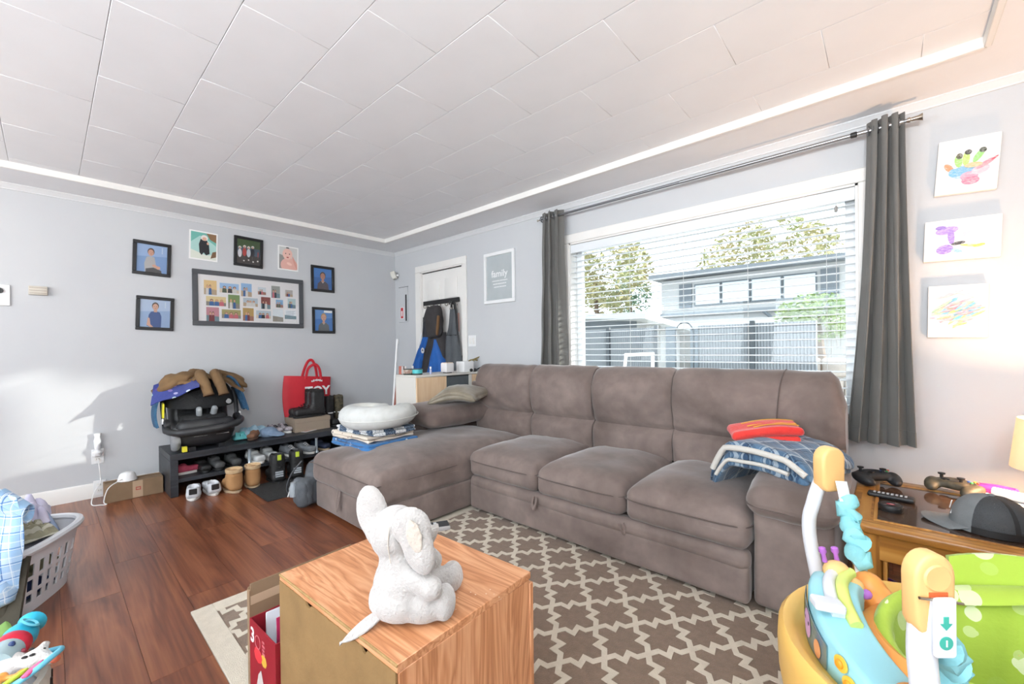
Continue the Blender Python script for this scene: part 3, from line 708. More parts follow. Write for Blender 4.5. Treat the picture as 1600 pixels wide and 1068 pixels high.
m_hem = mat('cream_blanket_binding', '#c9c6bf', .95, bump=.4, bs=200)
mk('binding', tube([(-.2 + .41 * i / 26, -.203, ztop(-.2 + .41 * i / 26, -.2) - .004) for i in range(27)], .0135, 10), m_hem, th)
mk('binding', tube([(-.185 + .33 * i / 24, -.202, zlow(-.185 + .33 * i / 24, -.2) + .012) for i in range(25)], .009, 10), m_hem, th)
def tassel(k): x = -.222; yy = -.17 + .05 * k; return tube([(x, yy, ztop(x, yy)), (x - .02, yy - .004, ztop(x, yy) - .025)], .004, 6)
for k in range(7): mk('fringe', tassel(k), m_plaid, th)
rb = thing('red_blanket', 'folded red blanket with yellow bands on the plaid throw', 'blanket', (-.47, 2.375, .668), (0, -5, 22))
m_red = mat('red_fleece', '#df3a30', .9, c2='#d12d27', sc_=9, bump=.3, bs=120, sheen=.3)
def zred(x, yy): return .036 + .022 * math.cos(x * 8 - .4) + .006 * math.sin(yy * 30)
mk('upper_fold', bend(soft(.30, .22, .042, .02, 16, nz=.004, ns=10, seed=3), zred), m_red, rb, 80)
mk('lower_fold', bend(soft(.27, .20, .034, .016, 14, nz=.004, ns=9, seed=5), lambda x, yy: .006 + .008 * math.cos(x * 8)), m_red, rb, 80)
m_yel = mat('yellow_print', '#f0b53a', .9)
for k, (y0, y1, x0, x1) in enumerate(((-.07, -.052, -.05, .14), (-.03, -.008, -.07, .14), (.02, .036, -.09, .14))):
    mk('printed_band', sheet(lambda u, v, y0=y0, y1=y1, x0=x0, x1=x1: (x0 + (x1 - x0) * u, y0 + (y1 - y0) * v + .03 * math.sin(3 * u), zred(x0 + (x1 - x0) * u, y0) + .0255), 16, 2, .001), m_yel, rb)
mk('printed_patch', bx(-.075, -.03, -.103, -.099, -.012, .014), m_yel, rb)
mk('printed_patch', bx(-.02, .07, -.103, -.099, -.012, .014), mat('navy_print', '#232c3c', .9), rb)
# rug
rug = thing('area_rug', 'taupe and cream trellis rug in front of the sofa', 'rug', (0, 0, 0))
RX0, RX1, RY0, RY1 = -2.25, .25, .405, 2.45
m_rug = mat('rug_taupe', '#836d5a', .95, c2='#76614f', sc_=40, bump=.5, bs=260, sheen=.2)
m_cream = mat('rug_cream', '#d6cbb8', .95, c2='#cbc0ad', sc_=30, bump=.5, bs=260, sheen=.2)
mk('pile', bx(RX0, RX1, RY0, RY1, .0, .009, .003, 1), m_rug, rug)
g = G()
for q in ((RX0, RX1, RY0, RY0 + .078), (RX0, RX0 + .075, RY0 + .078, RY1)): g.add(bx(q[0], q[1], q[2], q[3], .0, .0125, .002, 1))
g.obj('border', m_cream, rug)
g = G(); ux, uy = .1095, .1247; seg = [(0, 0), (.2, .31), (.55, .31), (.48, .66), (.79, .68), (1, 1)]
nx0, ny0 = -.774, 1.336; hw = .0106
def strip(pts, z0, z1):
    L = []; Rr = []; n = len(pts)
    for i in range(n):
        p = Vector(pts[i]); d = (Vector(pts[min(i + 1, n - 1)]) - Vector(pts[max(i - 1, 0)]))
        if 0 < i < n - 1:
            a = (p - Vector(pts[i - 1])).normalized(); b = (Vector(pts[i + 1]) - p).normalized(); t = (a + b)
            t = t.normalized() if t.length > .2 else a; nn = Vector((-t.y, t.x)); sc_ = min(1.6, 1 / max(.45, nn.dot(Vector((-a.y, a.x)))))
        else: d.normalize(); nn = Vector((-d.y, d.x)); sc_ = 1
        L.append(p + nn * hw * sc_); Rr.append(p - nn * hw * sc_)
    V = [(q.x, q.y, z1) for q in L] + [(q.x, q.y, z1) for q in Rr]; F = [(i, n + i, n + i + 1, i + 1) for i in range(n - 1)]
    b = len(V); V += [(q[0], q[1], z0) for q in V[:b]]
    F += [(i, i + 1, b + i + 1, b + i) for i in range(n - 1)] + [(n + i, b + n + i, b + n + i + 1, n + i + 1) for i in range(n - 1)]
    return V, F
def clip_ok(p): return RX0 + .006 < p[0] < RX1 and RY0 + .006 < p[1] < RY1
for i in range(-26, 27):
    for j in range(-26, 27):
        if (i + j) % 2: continue
        x, yv = nx0 + i * ux, ny0 + j * uy
        for sg in (1, -1):
            pts = [(x + a * ux, yv + sg * b * uy) for a, b in seg]
            pts = [p for p in pts if clip_ok(p)]
            if len(pts) >= 2: g.add(strip(pts, .007, .0112 if sg > 0 else .0115))
o = g.obj('trellis_lines', m_cream, rug); 
# ================================================================== pictures and fittings on the walls
m_blk = mat('black_frame', '#17171a', .35, coat=.2); m_gry = mat('charcoal_frame', '#4a4c50', .5)
m_wfr = mat('white_frame', '#e9eaea', .4); m_mat = mat('picture_mat', '#eceaea', .8)
m_pgl = glassy('picture_glass', '#ffffff', .55)
def frame_bars(w_, h_, b, d): return [bx(-w_ / 2, w_ / 2, h_ / 2 - b, h_ / 2, 0, d, .003, 1), bx(-w_ / 2, w_ / 2, -h_ / 2, -h_ / 2 + b, 0, d, .003, 1), bx(-w_ / 2, -w_ / 2 + b, -h_ / 2 + b, h_ / 2 - b, 0, d, .003, 1), bx(w_ / 2 - b, w_ / 2, -h_ / 2 + b, h_ / 2 - b, 0, d, .003, 1)]
def art(name, shapes, parent, z, step=.00025):
    g = G()
    for k, (vf, c) in enumerate(shapes): g.add(([(p[0], p[1], z + k * step) for p in vf[0]], vf[1]), 0, c)
    return g.obj(name, print_mat(), parent)
def framed(label, loc, rot, w_, h_, b, d, shapes, m, tilt=0, glass=True, name='picture_frame', group=None):
    t = thing(name, label, 'picture frame', loc, rot, group)
    if tilt: t.rotation_euler = (Euler([R(a) for a in rot]).to_matrix() @ Euler((0, 0, R(tilt))).to_matrix()).to_euler()
    g = G()
    for q in frame_bars(w_, h_, b, d): g.add(q)
    g.obj('frame', m, t); mk('backing', bx(-w_ / 2 + .004, w_ / 2 - .004, -h_ / 2 + .004, h_ / 2 - .004, .001, .006), m_mat, t)
    art('photograph', clipall(shapes(w_ / 2 - b, h_ / 2 - b), w_ / 2 - b, h_ / 2 - b), t, .0066)
    if glass: mk('glass', bx(-w_ / 2 + b, w_ / 2 - b, -h_ / 2 + b, h_ / 2 - b, d * .72, d * .72 + .0015), m_pgl, t)
    return t
def portrait(bg, bg2, hair, skin, shirt, pants, kind):
    def f(a, b):
        S = [(rect(-a, -b, a, b), bg), (poly([(-a, b * .1), (a, b * .25), (a, b), (-a, b)]), bg2)]
        if kind == 'sit':
            S += [(poly([(-.45 * a, -b), (-.5 * a, -.35 * b), (-.36 * a, .1 * b), (-.1 * a, .18 * b), (.15 * a, .12 * b), (.25 * a, -.3 * b), (.3 * a, -b)]), shirt), (poly([(-.4 * a, -b), (-.4 * a, -.75 * b), (.1 * a, -.62 * b), (.62 * a, -.8 * b), (.66 * a, -b)]), pants), (disc(.42 * a, -.62 * b, .14 * a, .12 * b), skin), (disc(.2 * a, -.52 * b, .2 * a, .1 * b, rot=-25), skin)]
            hx, hy, s = -.08 * a, .45 * b, 1
        elif kind == 'stand':
            S += [(poly([(-.55 * a, -.9 * b), (-.42 * a, -.1 * b), (-.28 * a, .12 * b), (0, .18 * b), (.3 * a, .1 * b), (.42 * a, -.2 * b), (.4 * a, -b), (-.3 * a, -b)]), shirt), (poly([(-.55 * a, -.85 * b), (-.48 * a, -.3 * b), (-.36 * a, -.35 * b), (-.3 * a, -.8 * b), (-.1 * a, -.98 * b), (-.3 * a, -b)]), skin), (rect(-.1 * a, .1 * b, .12 * a, .3 * b), skin)]
            hx, hy, s = .0, .5 * b, 1
        else:
            S += [(poly([(-.62 * a, -b), (-.55 * a, -.45 * b), (-.25 * a, -.2 * b), (.25 * a, -.2 * b), (.58 * a, -.45 * b), (.66 * a, -b)]), shirt), (poly([(-.2 * a, -.18 * b), (0, -.42 * b), (.2 * a, -.18 * b)]), '#d7d3cf'), (rect(-.12 * a, -.3 * b, .12 * a, 0), skin)]
            hx, hy, s = 0, .28 * b, 1.35
        S += [(disc(hx, hy + .05 * b, .23 * a * s, .27 * b * s), hair), (disc(hx, hy - .02 * b, .19 * a * s, .235 * b * s), skin), (disc(hx - .08 * a * s, hy + .02 * b, .022 * a * s, .018 * b * s), '#2e2622'), (disc(hx + .08 * a * s, hy + .02 * b, .022 * a * s, .018 * b * s), '#2e2622'), (poly([(hx - .07 * a * s, hy - .1 * b * s), (hx + .07 * a * s, hy - .1 * b * s), (hx, hy - .14 * b * s)]), '#a8605a')]
        if kind in ('sit', 'stand'):
            for k in range(5): S.append((rect(.62 * a, .45 * b + k * .09 * b, .7 * a, .5 * b + k * .09 * b), '#dfe6ee'))
        return S
    return f
gp = 'framed school portraits on the left wall'
framed('black framed photo of a seated child in a grey sweater', (XL, .612, 1.926), WL, .25, .285, .026, .018, portrait('#7f9fcb', '#9db8dc', '#5a4030', '#d9a58c', '#b9b6b4', '#4b4a4a', 'sit'), m_blk, -2, group=gp)
framed('black framed photo of a standing child in a blue shirt', (XL, .627, 1.463), WL, .25, .285, .026, .018, portrait('#97b0d2', '#b4c6de', '#4a3a30', '#d5a891', '#3f5a8f', '#3a4256', 'stand'), m_blk, -2, group=gp)
framed('small black framed school portrait with dark shirt, above another portrait', (XL, 2.053, 1.919), WL, .255, .285, .028, .018, portrait('#3a6fb4', '#4c86cc', '#3c2a20', '#c99078', '#5a4f55', '#333', 'bust'), m_blk, group=gp)
t6 = framed('small black framed portrait of a blond child in grey, lowest right', (XL, 2.057, 1.464), WL, .25, .285, .028, .018, portrait('#4a84ca', '#6a9cd8', '#c9a46a', '#e0b098', '#6f7478', '#444', 'bust'), m_blk, group=gp)
mk('paper_label', bx(.0, .09, .085, .11, .015, .016), m_wfr, t6)
def beach(a, b): return [(rect(-a, -b, a, b), '#a9cfc8'), (poly([(-a, .2 * b), (-.3 * a, .75 * b), (.3 * a, .5 * b), (a, .1 * b), (a, b), (-a, b)]), '#6fb3a6'), (poly([(.2 * a, b), (a, b), (a, .35 * b), (.5 * a, .55 * b)]), '#8a6a4c'), (poly([(-a, -b), (a, -b), (a, -.55 * b), (.2 * a, -.7 * b), (-a, -.35 * b)]), '#d8dccf'), (poly([(.55 * a, -.9 * b), (a, -.75 * b), (a, -.3 * b), (.7 * a, -.4 * b)]), '#7c5f45'), (poly([(-.32 * a, -.55 * b), (-.38 * a, .1 * b), (-.25 * a, .5 * b), (.2 * a, .55 * b), (.42 * a, .1 * b), (.48 * a, -.55 * b), (.2 * a, -.7 * b), (0, -.5 * b), (-.15 * a, -.72 * b)]), '#26282b'), (disc(.05 * a, .62 * b, .28 * a, .22 * b), '#e5ded8'), (disc(.05 * a, .54 * b, .17 * a, .14 * b), '#d9a98f'), (disc(.32 * a, .22 * b, .09 * a, .1 * b), '#d9a98f')]
def poster(label, loc, w_, h_, shapes, tilt):
    t = thing('photo_print', label, 'photo print', loc, WL, 'unframed photo prints')
    t.rotation_euler = (Euler([R(a) for a in WL]).to_matrix() @ Euler((0, 0, R(tilt))).to_matrix()).to_euler()
    mk('paper', bx(-w_ / 2, w_ / 2, -h_ / 2, h_ / 2, .001, .004), mat('photo_paper', '#edecea', .5), t); art('photograph', clipall(shapes(w_ / 2 - .012, h_ / 2 - .012), w_ / 2 - .012, h_ / 2 - .012), t, .0043); return t
poster('unframed photo print of a toddler in black by the sea', (XL, .975, 2.098), .215, .262, beach, -1.5)
def baby(a, b): return [(rect(-a, -b, a, b), '#c9c9c6'), (poly([(-a, -b), (-.2 * a, -b), (-.5 * a, .2 * b), (-a, .3 * b)]), '#8f8d8a'), (disc(.1 * a, -.65 * b, .95 * a, .7 * b), '#e0ada0'), (disc(-.1 * a, .38 * b, .55 * a, .5 * b), '#e8bcae'), (disc(-.3 * a, .42 * b, .06 * a, .05 * b), '#332a28'), (disc(.12 * a, .4 * b, .06 * a, .05 * b), '#332a28'), (disc(-.08 * a, .08 * b, .14 * a, .06 * b), '#b0524e'), (poly([(-.25 * a, .9 * b), (.1 * a, .9 * b), (.05 * a, b), (-.25 * a, b)]), '#2e2c2c'), (disc(.1 * a, -.5 * b, .3 * a, .12 * b, rot=-20), '#efc7ba'), (disc(.7 * a, -.35 * b, .12 * a, .6 * b, rot=20), '#d89d90')]
poster('unframed photo print of a smiling baby', (XL, 1.70, 2.094), .20, .25, baby, -1)
def bikes(a, b):
    S = [(rect(-a, -b, a, b), '#4f5f70'), (rect(-a, .35 * b, a, b), '#4a5f3c'), (poly([(-a, -b), (a, -b), (a, -.3 * b), (-a, -.1 * b)]), '#4a4542')]
    for k, (x, yv) in enumerate(((-.75, .3), (-.35, .42), (.0, .38), (.35, .45))): S += [(disc(x * a, (yv - .45) * b, .17 * a, .35 * b), ['#e4e4e8', '#b94a44', '#cfd6de', '#2d3038'][k]), (disc(x * a, yv * b, .13 * a, .12 * b), '#e8e4e0'), (disc(x * a, (yv - .05) * b, .09 * a, .08 * b), '#caa08c')]
    for k in range(4): S.append((disc((-.4 + .4 * k) * a, (-.75 + .1 * (k % 2)) * b, .07 * a, .06 * b), '#e6e2dc'))
    S.append((rect(.78 * a, -.3 * b, .86 * a, .1 * b), '#b94a44')); return S
framed('black framed outdoor group photo above the collage frame', (XL, 1.335, 2.098), WL, .25, .287, .026, .018, bikes, m_blk, -1.5)
# collage
cf = thing('collage_frame', 'wide charcoal frame holding eighteen small snapshots', 'picture frame', (XL, 1.361, 1.627), WL)
W2, H2 = .955, .508
g = G()
for q in frame_bars(W2, H2, .042, .022): g.add(q)
g.obj('frame', m_gry, cf); mk('mat_board', bx(-W2 / 2 + .01, W2 / 2 - .01, -H2 / 2 + .01, H2 / 2 - .01, .002, .008), m_mat, cf)
cs = 1 / 1388.0
def cxy(x, y_): # position inside the collage measured on the mat
    return (x - 565) / (1010 - 120) * .92, (675 - y_ - (x - 565) * -.085) / (905 - 430) * .50
snaps = [(235, 555, 95, 125, 0), (380, 560, 150, 85, 1), (517, 575, 88, 120, 2), (648, 583, 70, 70, 3), (770, 592, 78, 115, 4), (893, 605, 70, 65, 5), (277, 675, 150, 82, 6), (415, 682, 92, 125, 7), (550, 688, 122, 78, 8), (680, 697, 82, 112, 9), (803, 705, 66, 75, 10), (917, 705, 75, 95, 11), (250, 790, 95, 125, 12), (393, 792, 150, 78, 13), (530, 800, 90, 118, 14), (660, 806, 128, 72, 15), (788, 818, 95, 122, 16), (905, 815, 110, 88, 17)]
rnd = random.Random(21); bgs = ['#e3c48a', '#9fc3e6', '#8fb6dc', '#cfd9de', '#9a9f9a', '#b9b3ae', '#e2cf9c', '#7f9a62', '#b9c6cf', '#8c4a44', '#7faad0', '#b9cfd0', '#c48a94', '#a8a06a', '#b99a5c', '#bccad2', '#dfe6ea', '#eceff2']
for (x, y_, w_, h_, k) in snaps:
    u, v = cxy(x, y_); hw_, hh_ = w_ / 890 * .92 / 2, h_ / 475 * .50 / 2
    S = [(rect(-hw_, -hh_, hw_, hh_), bgs[k]), (poly([(-hw_, -hh_), (hw_, -hh_), (hw_, -.3 * hh_), (-hw_, -.1 * hh_)]), rnd.choice(['#8f8a80', '#b8a288', '#6f8a94', '#a0705f', '#d8c9b4']))]
    if k < 16:
        for q in range(2 if w_ < 100 else 3):
            ox = (-.45 + .45 * q) * hw_ + rnd.uniform(-.1, .1) * hw_; c = rnd.choice(['#2c3038', '#3f6aa0', '#7a2f36', '#d8d6d2', '#4a5a48', '#c76a74'])
            S += [(poly([(ox - .24 * hw_, -hh_), (ox - .2 * hw_, -.1 * hh_), (ox + .2 * hw_, -.1 * hh_), (ox + .24 * hw_, -hh_)]), c), (disc(ox, .15 * hh_, .17 * hw_, .26 * hh_), rnd.choice(['#3a2a22', '#8a6a48', '#c9a46a'])), (disc(ox, .1 * hh_, .13 * hw_, .2 * hh_), '#d8a890')]
    elif k == 17:
        for q in range(6): S.append((rect(-.8 * hw_, (.7 - .26 * q) * hh_, (.75 - .2 * (q % 2)) * hw_, (.76 - .26 * q) * hh_), '#7d94a8'))
    S = [(([(p[0] + u, p[1] + v, p[2]) for p in s[0][0]], s[0][1]), s[1]) for s in S]
    art('snapshot', S, cf, .0085)
mk('glass', bx(-W2 / 2 + .042, W2 / 2 - .042, -H2 / 2 + .042, H2 / 2 - .042, .015, .0165), m_pgl, cf)
# thermostat and neighbouring plate
th_ = thing('thermostat', 'small beige wall thermostat left of the portraits', 'thermostat', (XL, -.033, 1.595), WL)
mk('body', bx(-.047, .047, -.032, .032, 0, .03, .004, 2), mat('beige_plastic', '#c9c2b6', .5), th_)
for k in range(3): mk('louvre', bx(-.042, .042, .018 - k * .02, .021 - k * .02, .03, .0315), mat('beige_dark', '#94897c', .6), th_)
wp = thing('wall_plate', 'white wall control at the far left edge of the photograph wall', 'wall control', (XL, -.215, 1.55), WL)
mk('plate', bx(-.05, .05, -.075, .075, 0, .012, .003, 1), m_wfr, wp); mk('dial', tf(cyl(.02, .012, 18, .002), (0, .03, .012)), m_dark, wp)
# outlets
def outlet(label, loc, rot, parent_group='wall outlets'):
    t = thing('wall_outlet', label, 'outlet', loc, rot, parent_group); mk('plate', bx(-.036, .036, -.058, .058, 0, .005, .002, 1), m_wfr, t)
    for s in (-.022, .022):
        q = mk('socket', bx(-.016, .016, s - .014, s + .014, .005, .0065), m_white, t)
        for k in (-.006, .006): mk('slot', bx(k - .001, k + .001, s - .004, s + .006, .0065, .0068), m_dark, q)
    return t
outlet('white wall outlet with a night light plugged in', (XL, .265, .32), WL)
outlet('white wall plate low in the baseboard behind the long box', (XL + .017, .272, .075), WL)
nl = thing('plug_in_air_freshener', 'white plug in freshener on the left wall outlet', 'air freshener', (XL, .262, .345), WL)
mk('base', tf(soft(.05, .04, .035, .015, 4), (0, -.005, .024)), m_wfr, nl); mk('collar', tf(lathe([(.03, 0), (.032, .012), (.02, .022), (.014, .03)], 18), (0, .0, .03), (-90, 0, 0)), m_wfr, nl)
mk('bottle', tf(lathe([(.014, 0), (.02, .02), (.022, .07), (.016, .1), (.02, .115), (.02, .13), (0, .132)], 18), (0, .03, .03), (-90, 0, 0)), mat('freshener_white', '#e7e9ec', .3), nl)
# corner motion sensor
ms = thing('motion_sensor', 'small white motion sensor in the far upper corner', 'sensor', (XL + .05, YB - .05, 2.06), (0, 0, -45))
mk('body', tf(soft(.075, .06, .095, .012, 4), (0, 0, 0), (20, 0, 0)), mat('sensor_white', '#d9d5cb', .5), ms); mk('lens', tf(bx(-.025, .025, -.034, -.028, -.02, .025, .004, 2), rot=(20, 0, 0)), mat('sensor_lens', '#efece4', .3), ms); mk('mount', bx(-.01, .01, .01, .06, -.01, .01), m_wfr, ms)
# electrical panel door
ep = thing('electrical_panel', 'grey painted breaker panel door beside the front door', 'electrical panel', (-4.47, YB, 1.685), WB)
mk('door', bx(-.095, .095, -.215, .215, 0, .012, .003, 1), m_wall, ep); mk('gap', bx(-.098, .098, .215, .221, 0, .006), m_dark, ep); mk('gap', bx(-.1, -.095, -.215, .221, 0, .006), m_dark, ep)
mk('latch_strip', bx(.055, .08, -.2, .12, .012, .016), m_dark, ep); lb = mk('warning_label', bx(-.06, .02, -.17, -.03, .012, .0128), m_wfr, ep)
mk('label_print', bx(-.05, .005, -.165, -.035, .0128, .0132), mat('label_red', '#c0353c', .6), lb)
mk('label_print', bx(-.035, -.01, -.14, -.075, .0132, .0136), m_wfr, lb)
# light switch
ls = thing('light_switch', 'white double light switch right of the front door', 'light switch', (-3.232, YB, 1.215), WB)
mk('plate', bx(-.058, .058, -.058, .058, 0, .006, .003, 1), m_wfr, ls)
for k in (-.024, .024): mk('rocker', tf(bx(-.016, .016, -.033, .033, .006, .011, .002, 1), (k, 0, 0), (4, 0, 0)), m_white, ls)
# family sign
fm = thing('word_art_frame', 'white framed grey print lettered family beside the window', 'picture frame', (-2.826, YB, 1.825), WB)
g = G()
for q in frame_bars(.41, .50, .033, .022): g.add(q)
g.obj('frame', m_wfr, fm); mk('print', bx(-.18, .18, -.222, .222, .004, .008), mat('grey_print', '#a9b0b2', .6, c2='#b3babc', sc_=5), fm)
mk('lettering', tf(text('family', .093, .0008, bold=.001), (0, .035, .0086)), m_wfr, fm)
g = G(); rnd = random.Random(3)
for k in range(3):
    x = -.095 + .01 * k
    while x < .095 - .01 * k: q = rnd.uniform(.006, .022); g.add(bx(x, x + q, -.036 - k * .03, -.027 - k * .03, .0082, .0088)); x += q + .004
g.obj('small_print', m_wfr, fm)
# three toddler paintings
def paint_mat():
    t = NT('thin_acrylic_paint'); a = t.n('ShaderNodeAttribute', _attribute_name='Col'); n = t.noise(t.coord('Object', (1, 3, 1)), 55, 5, 1.5)
    t.base(t.mix(t.ramp(n, [(.46, '#000000'), (.68, '#c0c0c0')]), a.outputs['Color'], '#ece9e6')); t.set(Roughness=.6); return t.m
m_paint = paint_mat()
m_canvas = mat('canvas', '#ece9e6', .8, bump=.15, bs=500)
def canvas(label, cx, cz, w_, h_, tilt, shapes):
    t = thing('canvas_painting', label, 'painting', (cx, YB, cz), WB, 'toddler paintings on canvas')
    t.rotation_euler = (Euler([R(a) for a in WB]).to_matrix() @ Euler((0, 0, R(tilt))).to_matrix()).to_euler()
    mk('canvas', bx(-w_ / 2, w_ / 2, -h_ / 2, h_ / 2, .003, .034, .003, 2), m_canvas, t); art('paint', shapes, t, .0343).data.materials[0] = m_paint
def st(x, y_, a, b, r, c): return (disc(x, y_, a, b, 0, 14, r), c)
canvas('canvas with a multicoloured handprint, topmost of the three', .272, 1.976, .205, .258, -4, [st(-.005, -.03, .05, .03, 10, '#7fb3d6'), st(.01, -.055, .03, .022, 0, '#ef9ab0'), st(.015, -.075, .03, .02, 0, '#ef7f98'), st(.045, -.03, .03, .02, 20, '#f2b8c2'), st(-.06, -.005, .012, .025, 35, '#f0936a'), st(-.045, -.03, .015, .02, 0, '#6fb0da'), st(-.03, .022, .013, .03, 8, '#9fd070'), st(-.028, .045, .011, .014, 0, '#4a4a30'), st(-.005, .03, .012, .034, 0, '#b4dc6a'), st(0, .058, .012, .012, 0, '#3a3a34'), st(.035, .035, .012, .032, -28, '#8fd26f'), st(.047, .058, .012, .012, 0, '#3b4636'), st(.06, -.005, .01, .035, -55, '#ee8f9c'), st(.02, -.005, .03, .012, 0, '#c9b98a'), st(.085, .012, .004, .016, -50, '#dd5a68')])
canvas('canvas with purple and pale blue paint smears, middle of three', .252, 1.63, .255, .196, -2, [st(-.05, .045, .04, .018, 10, '#a98bd0'), st(-.07, .06, .02, .01, 0, '#8f6fc4'), st(-.035, .015, .012, .04, 5, '#9f7fcc'), st(-.055, -.045, .03, .022, 15, '#9a78c8'), st(-.01, -.02, .024, .008, 10, '#3c3a3a'), st(.03, -.035, .035, .006, -10, '#e6dc6a'), st(.058, -.038, .02, .007, 12, '#d8cc58'), st(.045, .035, .035, .035, 0, '#cfe2ea'), st(.075, .055, .02, .03, 20, '#c6dde8'), st(.02, .02, .02, .012, 0, '#e6c2cc'), st(-.015, -.055, .02, .008, -20, '#8fb8d4')])
S3 = [st(0, .0, .075, .05, 0, '#e6d6c4')]; rnd = random.Random(5)
for k in range(46):
    a = rnd.uniform(0, 6.28); q = rnd.uniform(.1, 1); S3.append(st(.072 * q * math.cos(a), .062 * q * math.sin(a) - .005, .026, .005, rnd.uniform(10, 50), rnd.choice(['#e59aa4', '#e8b084', '#b9d07a', '#8cc4d8', '#6fb4d6', '#dcb988', '#eaa9b4', '#a4d0a6'])))
S3 += [st(-.03, .08, .05, .007, 20, '#f0aeb8'), st(.03, .078, .045, .007, -25, '#f2b4be'), st(-.085, -.03, .012, .003, 0, '#f09ab0')]
canvas('canvas covered in pastel scribbled paint, lowest of the three', .236, 1.285, .20, .252, -1, S3)
# coat rack on the door with coats
cr = thing('coat_rack', 'black bar coat rack hung on the front door', 'coat rack', ((-4.063 - 3.436) / 2, YB + .012, 1.665), WB)
mk('bar', bx(-.315, .315, -.025, .025, 0, .02, .003, 1), m_dark, cr)
for k in range(5): mk('hook', tube(smooth_path([(-.26 + k * .13, -.02, .012), (-.26 + k * .13, -.05, .02), (-.26 + k * .13, -.055, .045), (-.26 + k * .13, -.03, .055)], 5), .005, 8), m_chrome, cr)
m_jb = mat('jacket_blue', '#1d5fae', .7, c2='#1a549c', sc_=12, bump=.15, bs=60); m_jk = mat('jacket_charcoal', '#2d2b2c', .8, c2='#363334', sc_=9, bump=.2, bs=50); m_bib = mat('bib_grey', '#55595d', .8, c2='#4b4f53', sc_=9, bump=.2, bs=50)
jk = thing('ski_jacket', 'black and blue hooded ski jacket hanging on the front door', 'jacket', (-3.70, YB - .005, 1.05), WB)
mk('hood', tf(soft(.22, .36, .10, .05, 8, (.01, .0, .015), nz=.012, ns=9, seed=2), (-.05, .385, .085), (0, 0, 4)), m_jk, jk)
mk('hood_lining', tf(soft(.032, .22, .03, .012, 5, nz=.006, ns=9, seed=2), (.058, .34, .122), (0, 0, -8)), mat('hood_tan', '#6e4f30', .8), jk)
def jbody(x0t, x1t, x0b, x1b, zt, zb, d, seed, amp=.016):
    def fn(u, v):
        x = (x0t + (x1t - x0t) * u) * (1 - v) + (x0b + (x1b - x0b) * u) * v; y_ = zt + (zb - zt) * v
        return (x, y_, d * (1 - (2 * u - 1) ** 4) ** .5 * .9 + .012 + amp * math.sin(u * 9 + 3 * v + seed) * (1 - abs(2 * u - 1)) + .01 * noise.noise(Vector((x * 8, y_ * 6, seed))))
    V, F = sheet(fn, 18, 22, .012); return V, F
mk('torso', jbody(-.20, .06, -.42, .08, .27, -.2, .085, 1), m_jk, jk)
mk('sleeve', jbody(-.25, -.15, -.55, -.36, .22, -.2, .10, 5), m_jb, jk); mk('blue_panel', jbody(-.035, -.005, -.25, .12, .19, -.2, .105, 3, .008), m_jb, jk)
mk('blue_panel', jbody(-.30, -.285, -.345, -.31, .06, -.2, .107, 4, .0), m_jb, jk)
mk('stripe', tube(smooth_path([(-.255, .27, .105), (-.265, .2, .118), (-.30, .1, .122)], 5), .008, 6), m_wfr, jk)
mk('logo_badge', tf(disc(-.23, .07, .032, .032), (0, 0, .115)), mat('badge_grey', '#c9ccd0', .6), jk); mk('badge_mark', tf(poly([(-.25, .06), (-.23, .09), (-.21, .06), (-.23, .068)]), (0, 0, .117)), m_dark, jk)
mk('sleeve_tag', tf(rect(-.445, -.145, -.405, -.105), (0, 0, .118)), m_wfr, jk)
jv = thing('dark_vest', 'dark quilted coat hanging behind the ski jacket', 'coat', (-3.93, YB - .005, 1.3), WB)
mk('strap', tube(smooth_path([(.02, .32, .04), (.0, .24, .06), (-.03, .15, .07)], 5), .022, 8, False, .5), m_dark, jv); mk('body', jbody(-.08, .05, -.12, .02, .2, -.25, .05, 8), mat('coat_navy_black', '#20232b', .7, bump=.3, bs=40), jv)
bb = thing('bib_snow_pants', 'grey bib snow pants hanging beside the ski jacket', 'snow pants', (-3.51, YB - .005, 1.2), WB)
mk('bib', jbody(-.02, .04, -.09, .085, .36, .08, .035, 11, .006), m_bib, bb); mk('legs', jbody(-.09, .085, -.12, .16, .08, -.36, .055, 12, .01), m_bib, bb)
mk('waist_seam', tube([(-.09, .08, .05), (0, .078, .062), (.085, .08, .05)], .005, 6), m_dark, bb)
for k in (-.005, .03): mk('strap', tube(smooth_path([(k, .41, .06), (k, .44, .055), (k + .012, .42, .04), (k + .005, .35, .03)], 5), .008, 6), m_dark, bb)
bt = thing('hanging_belt', 'black leather belt hanging from the door rack', 'belt', (-3.45, YB - .005, 1.62), WB)
mk('strap', tube(smooth_path([(-.055, -.04, .045), (-.04, .0, .05), (.0, .0, .05), (.02, -.06, .045), (.025, -.3, .03), (.03, -.62, .03)], 8), .017, 8, False, .18, (0, 0, 1)), m_dark, bt)
mk('buckle', tf(lathe([(.012, -.003), (.02, -.003), (.02, .003), (.012, .003), (.012, -.003)], 16, False), (-.06, -.055, .045)), m_chrome, bt)
kc = thing('paper_tag', 'faded pink paper tag hanging on the front door', 'tag', (-3.47, YB + .012, 1.42), WB)
mk('card', bx(-.03, .03, -.1, .1, .006, .008), mat('pink_card', '#d8b0a4', .8), kc); mk('loop', tube([(0, .1, .007), (.005, .2, .01), (0, .19, .012)], .002, 6), m_dark, kc)
